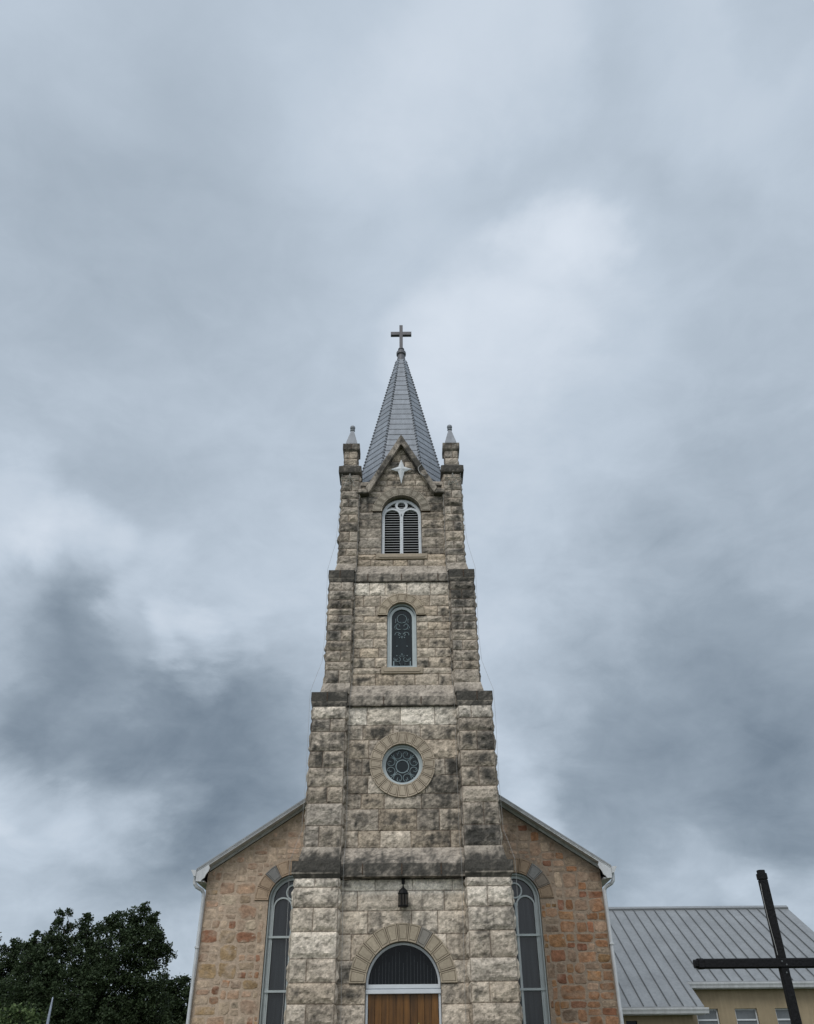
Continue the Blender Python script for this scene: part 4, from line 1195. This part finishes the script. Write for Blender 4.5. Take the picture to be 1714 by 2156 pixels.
for xx, zz in ((4.995, 2.73), (5.045, 2.69), (5.02, 2.60)):
    c = MB(); c.lathe(0, 0, [(.004, -.006), (.009, -.003), (.010, .006)], 8)
    c.v = [(xx + x, 11.985 - z, zz + y) for x, y, z in c.v]
    fix_normals(c.build('bolt', M_SEAM, bc))

# ================================================================== TREES AND PLANTS
def leaf_cloud(mb, clusters, per, size, seed):
    rnd = random.Random(seed)
    for (cx, cy, cz, r) in clusters:
        for _ in range(per):
            while True:
                a, b, c_ = rnd.uniform(-1, 1), rnd.uniform(-1, 1), rnd.uniform(-1, 1)
                if a * a + b * b + c_ * c_ < 1: break
            p = Vector((cx + a * r, cy + b * r, cz + c_ * r * .8))
            d = Vector((rnd.gauss(0, 1), rnd.gauss(0, 1), rnd.gauss(0, .7) - .2)).normalized()
            n = Vector((rnd.gauss(0, 1), rnd.gauss(0, 1), rnd.gauss(.6, 1))).normalized()
            w = d.cross(n)
            if w.length < .1: continue
            w.normalize(); s = size * rnd.uniform(.6, 1.3)
            i = [mb.vert(q) for q in (p, p + d * s * .5 + w * s * .30, p + d * s, p + d * s * .5 - w * s * .30)]
            mb.face(i)
def tree(name, base, height, lobes, label, cat, leafmat, seed, per=30, size=.16, dens=1.0, group=None, trunk_r=.22):
    """lobes: (x, y, z, radius); twigs with leaf clusters fill each lobe, denser towards its rim"""
    rnd = random.Random(seed)
    t = thing(name, base, label, cat, group)
    cl = []; br = MB()
    top = Vector((base[0], base[1], base[2] + height * .42))
    br.tube([Vector(base) + Vector((0, 0, -.2)), Vector(base) + Vector((.05, 0, height * .2)), top], trunk_r, 8, taper=trunk_r * .7)
    for (x, y, z, r) in lobes:
        c = Vector((x, y, z))
        mid = top.lerp(c, .5) + Vector((rnd.uniform(-.2, .2), rnd.uniform(-.2, .2), .15))
        br.tube([top, mid, c], min(trunk_r * .42, r * .10), 6, taper=.012)
        n = int(dens * 62 * r * r)
        for k in range(n):
            d = Vector((rnd.gauss(0, 1), rnd.gauss(0, 1), rnd.gauss(.1, 1))).normalized()
            f = rnd.random() ** .45
            p = c + d * r * f * (1 + .25 * noise.noise(d * 2.2 + Vector((seed, 0, 0))))
            cl.append((p.x, p.y, p.z, rnd.uniform(.16, .34) * min(1, r) ** .5))
            if k % 3 == 0: br.tube([c + d * r * .3, p], .018, 4, taper=.008)
    br.build('trunk', M_BARK, t, smooth=True)
    mb = MB(); leaf_cloud(mb, cl, per, size, seed + 1)
    mb.build('crown', leafmat, t)
    return t
big = [(-15.40, 40, 7.20, .36), (-16.35, 40, 6.45, .28), (-10.45, 40, 5.95, .33), (-15.2, 40, 7.50, .22), (-12.95, 40, 7.42, .24), (-11.75, 40, 7.62, .26), (-11.15, 40, 7.25, .24), (-14.3, 40, 7.32, .26), (-10.75, 40, 6.6, .28), (-16.6, 40, 6.1, .25), (-15.2, 40.3, 6.4, .75), (-16.05, 40, 6.1, .62), (-15.7, 40, 5.4, 1.05), (-14.2, 40.2, 6.65, .64), (-13.8, 40, 5.8, 1.1), (-12.95, 39.8, 6.85, .62), (-12.1, 40, 7.0, .68), (-11.6, 40.1, 7.05, .58), (-11.4, 40, 6.2, .9), (-10.9, 40.1, 5.8, .62), (-12.4, 39.7, 5.7, 1.2),
       (-14.6, 39.6, 4.4, 1.5), (-12.8, 39.4, 4.2, 1.6), (-11.2, 39.8, 4.6, 1.05), (-10.9, 39.8, 3.6, 1.1), (-16.0, 39.8, 4.0, 1.3), (-14.4, 39, 2.9, 1.5), (-12.4, 39, 2.8, 1.5), (-16.4, 39.5, 2.8, 1.2)]
tree('oak_tree', (-13.2, 40, 0), 7.5, big, 'tall dark leafy tree left of the church, highest of the trees', 'tree', M_LEAF, 5, 62, .112, 1.2, 'dark trees left of the church', .3)
left = [(-18.9, 44, 6.5, .55), (-19.4, 44, 6.0, .8), (-18.2, 44, 6.0, .75), (-17.6, 44.2, 5.3, .9), (-20.2, 44, 6.6, .7), (-20.6, 44, 5.4, 1.2), (-19.2, 43.8, 4.6, 1.5), (-17.6, 44, 4.0, 1.3), (-21, 44, 4, 1.5), (-19.2, 43, 3, 1.6), (-17.4, 43, 2.6, 1.3)]
tree('oak_tree', (-19.2, 44, 0), 6.5, left, 'dark tree cut off by the left edge of the photo', 'tree', M_LEAF, 8, 56, .12, 1.15, 'dark trees left of the church', .28)
rightt = [(-11.9, 46, 5.0, .75), (-11.2, 46, 5.0, .70), (-10.3, 46.2, 5.1, .6), (-11.4, 46, 4.2, 1.1), (-10.3, 46, 4.0, 1.1), (-9.6, 46, 4.6, 1.0), (-11.6, 45.6, 3.0, 1.2), (-10.2, 45.6, 2.8, 1.2)]
tree('oak_tree', (-10.8, 46, 0), 5.4, rightt, 'lower dark tree partly hidden behind the church corner and downpipe', 'tree', M_LEAF, 12, 54, .12, 1.15, 'dark trees left of the church', .22)
back = [(x, 52 + (k % 3), z, 1.9) for k, (x, z) in enumerate(((-22, 3.6), (-19.5, 3.2), (-17, 3.4), (-14.5, 3.2), (-12, 3.0), (-20.8, 1.6), (-18, 1.4), (-15.5, 1.5), (-13, 1.4)))]
tree('hedge_tree', (-16, 52, 0), 4.5, back, 'dense dark foliage seen through gaps beneath the oaks', 'tree', M_LEAF, 15, 22, .26, .8, None, .22)
shr = [(-7.95, 20, 2.62, .28), (-7.68, 20, 2.48, .24), (-8.3, 20, 2.48, .30), (-8.65, 20, 2.40, .35), (-8.0, 19.9, 1.9, .45), (-8.5, 19.9, 1.6, .5), (-7.7, 19.9, 1.7, .4), (-8.1, 19.9, 1.1, .6)]
tree('flowering_shrub', (-8.1, 20, 0), 2.4, shr, 'small bright green shrub at the lower left corner before the dark trees', 'shrub', M_LEAF2, 21, 26, .085, 2.6, None, .04)
# slender plant whose tip shows before the door
pl = thing('garden_plant', (.28, 14.0, 0), 'yellow-green plant tip poking up before the wooden door', 'plant')
c = MB(); c.tube([(.28, 14, 0), (.27, 14, 1.0), (.28, 14, 2.10)], .012, 5, taper=.004); c.build('stem', M_BARK, pl)
c = MB(); rnd = random.Random(3)
for k in range(46):
    z = .5 + 1.62 * (k / 45); a = k * 2.4; l_ = .16 if z < 2.0 else .08
    p = Vector((.28, 14, z)); d = Vector((math.cos(a), math.sin(a), .9 if z > 1.95 else .5)).normalized(); w = d.cross(Vector((0, 0, 1))).normalized()
    i = [c.vert(q) for q in (p, p + d * l_ * .5 + w * l_ * .2, p + d * l_, p + d * l_ * .5 - w * l_ * .2)]; c.face(i)
c.build('leaves', M_LEAF3, pl)
# slim pole before the trees
pp = MB(); pp.lathe(-7.415, 20, [(.036, 0), (.034, 2.2), (.030, 2.5), (.022, 2.75), (.012, 2.92), (.004, 2.935)], 10)
tag(pp.build('slim_pole', M_POLE, None, smooth=True), 'slim pale blue-grey pole with tapered tip before the dark trees', 'pole')

# ================================================================== GROUND
def ground_mat():
    m = mat('lawn', (.055, .075, .03), rough=.95, spec=.1, nscale=3, namp=.4); return m
g = MB(); n = 24; S = 1500
g.quad((-S, -S, 0), (S, -S, 0), (S, S, 0), (-S, S, 0)); tag(g.build('ground', ground_mat(), None), kind='structure')
g = MB(); g.quad((-1.6, -8, .004), (1.6, -8, .004), (1.6, 20.75, .004), (-1.6, 20.75, .004)); tag(g.build('path', mat('concrete_path', (.32, .31, .285), rough=.9, nscale=2, namp=.15), None), kind='structure')
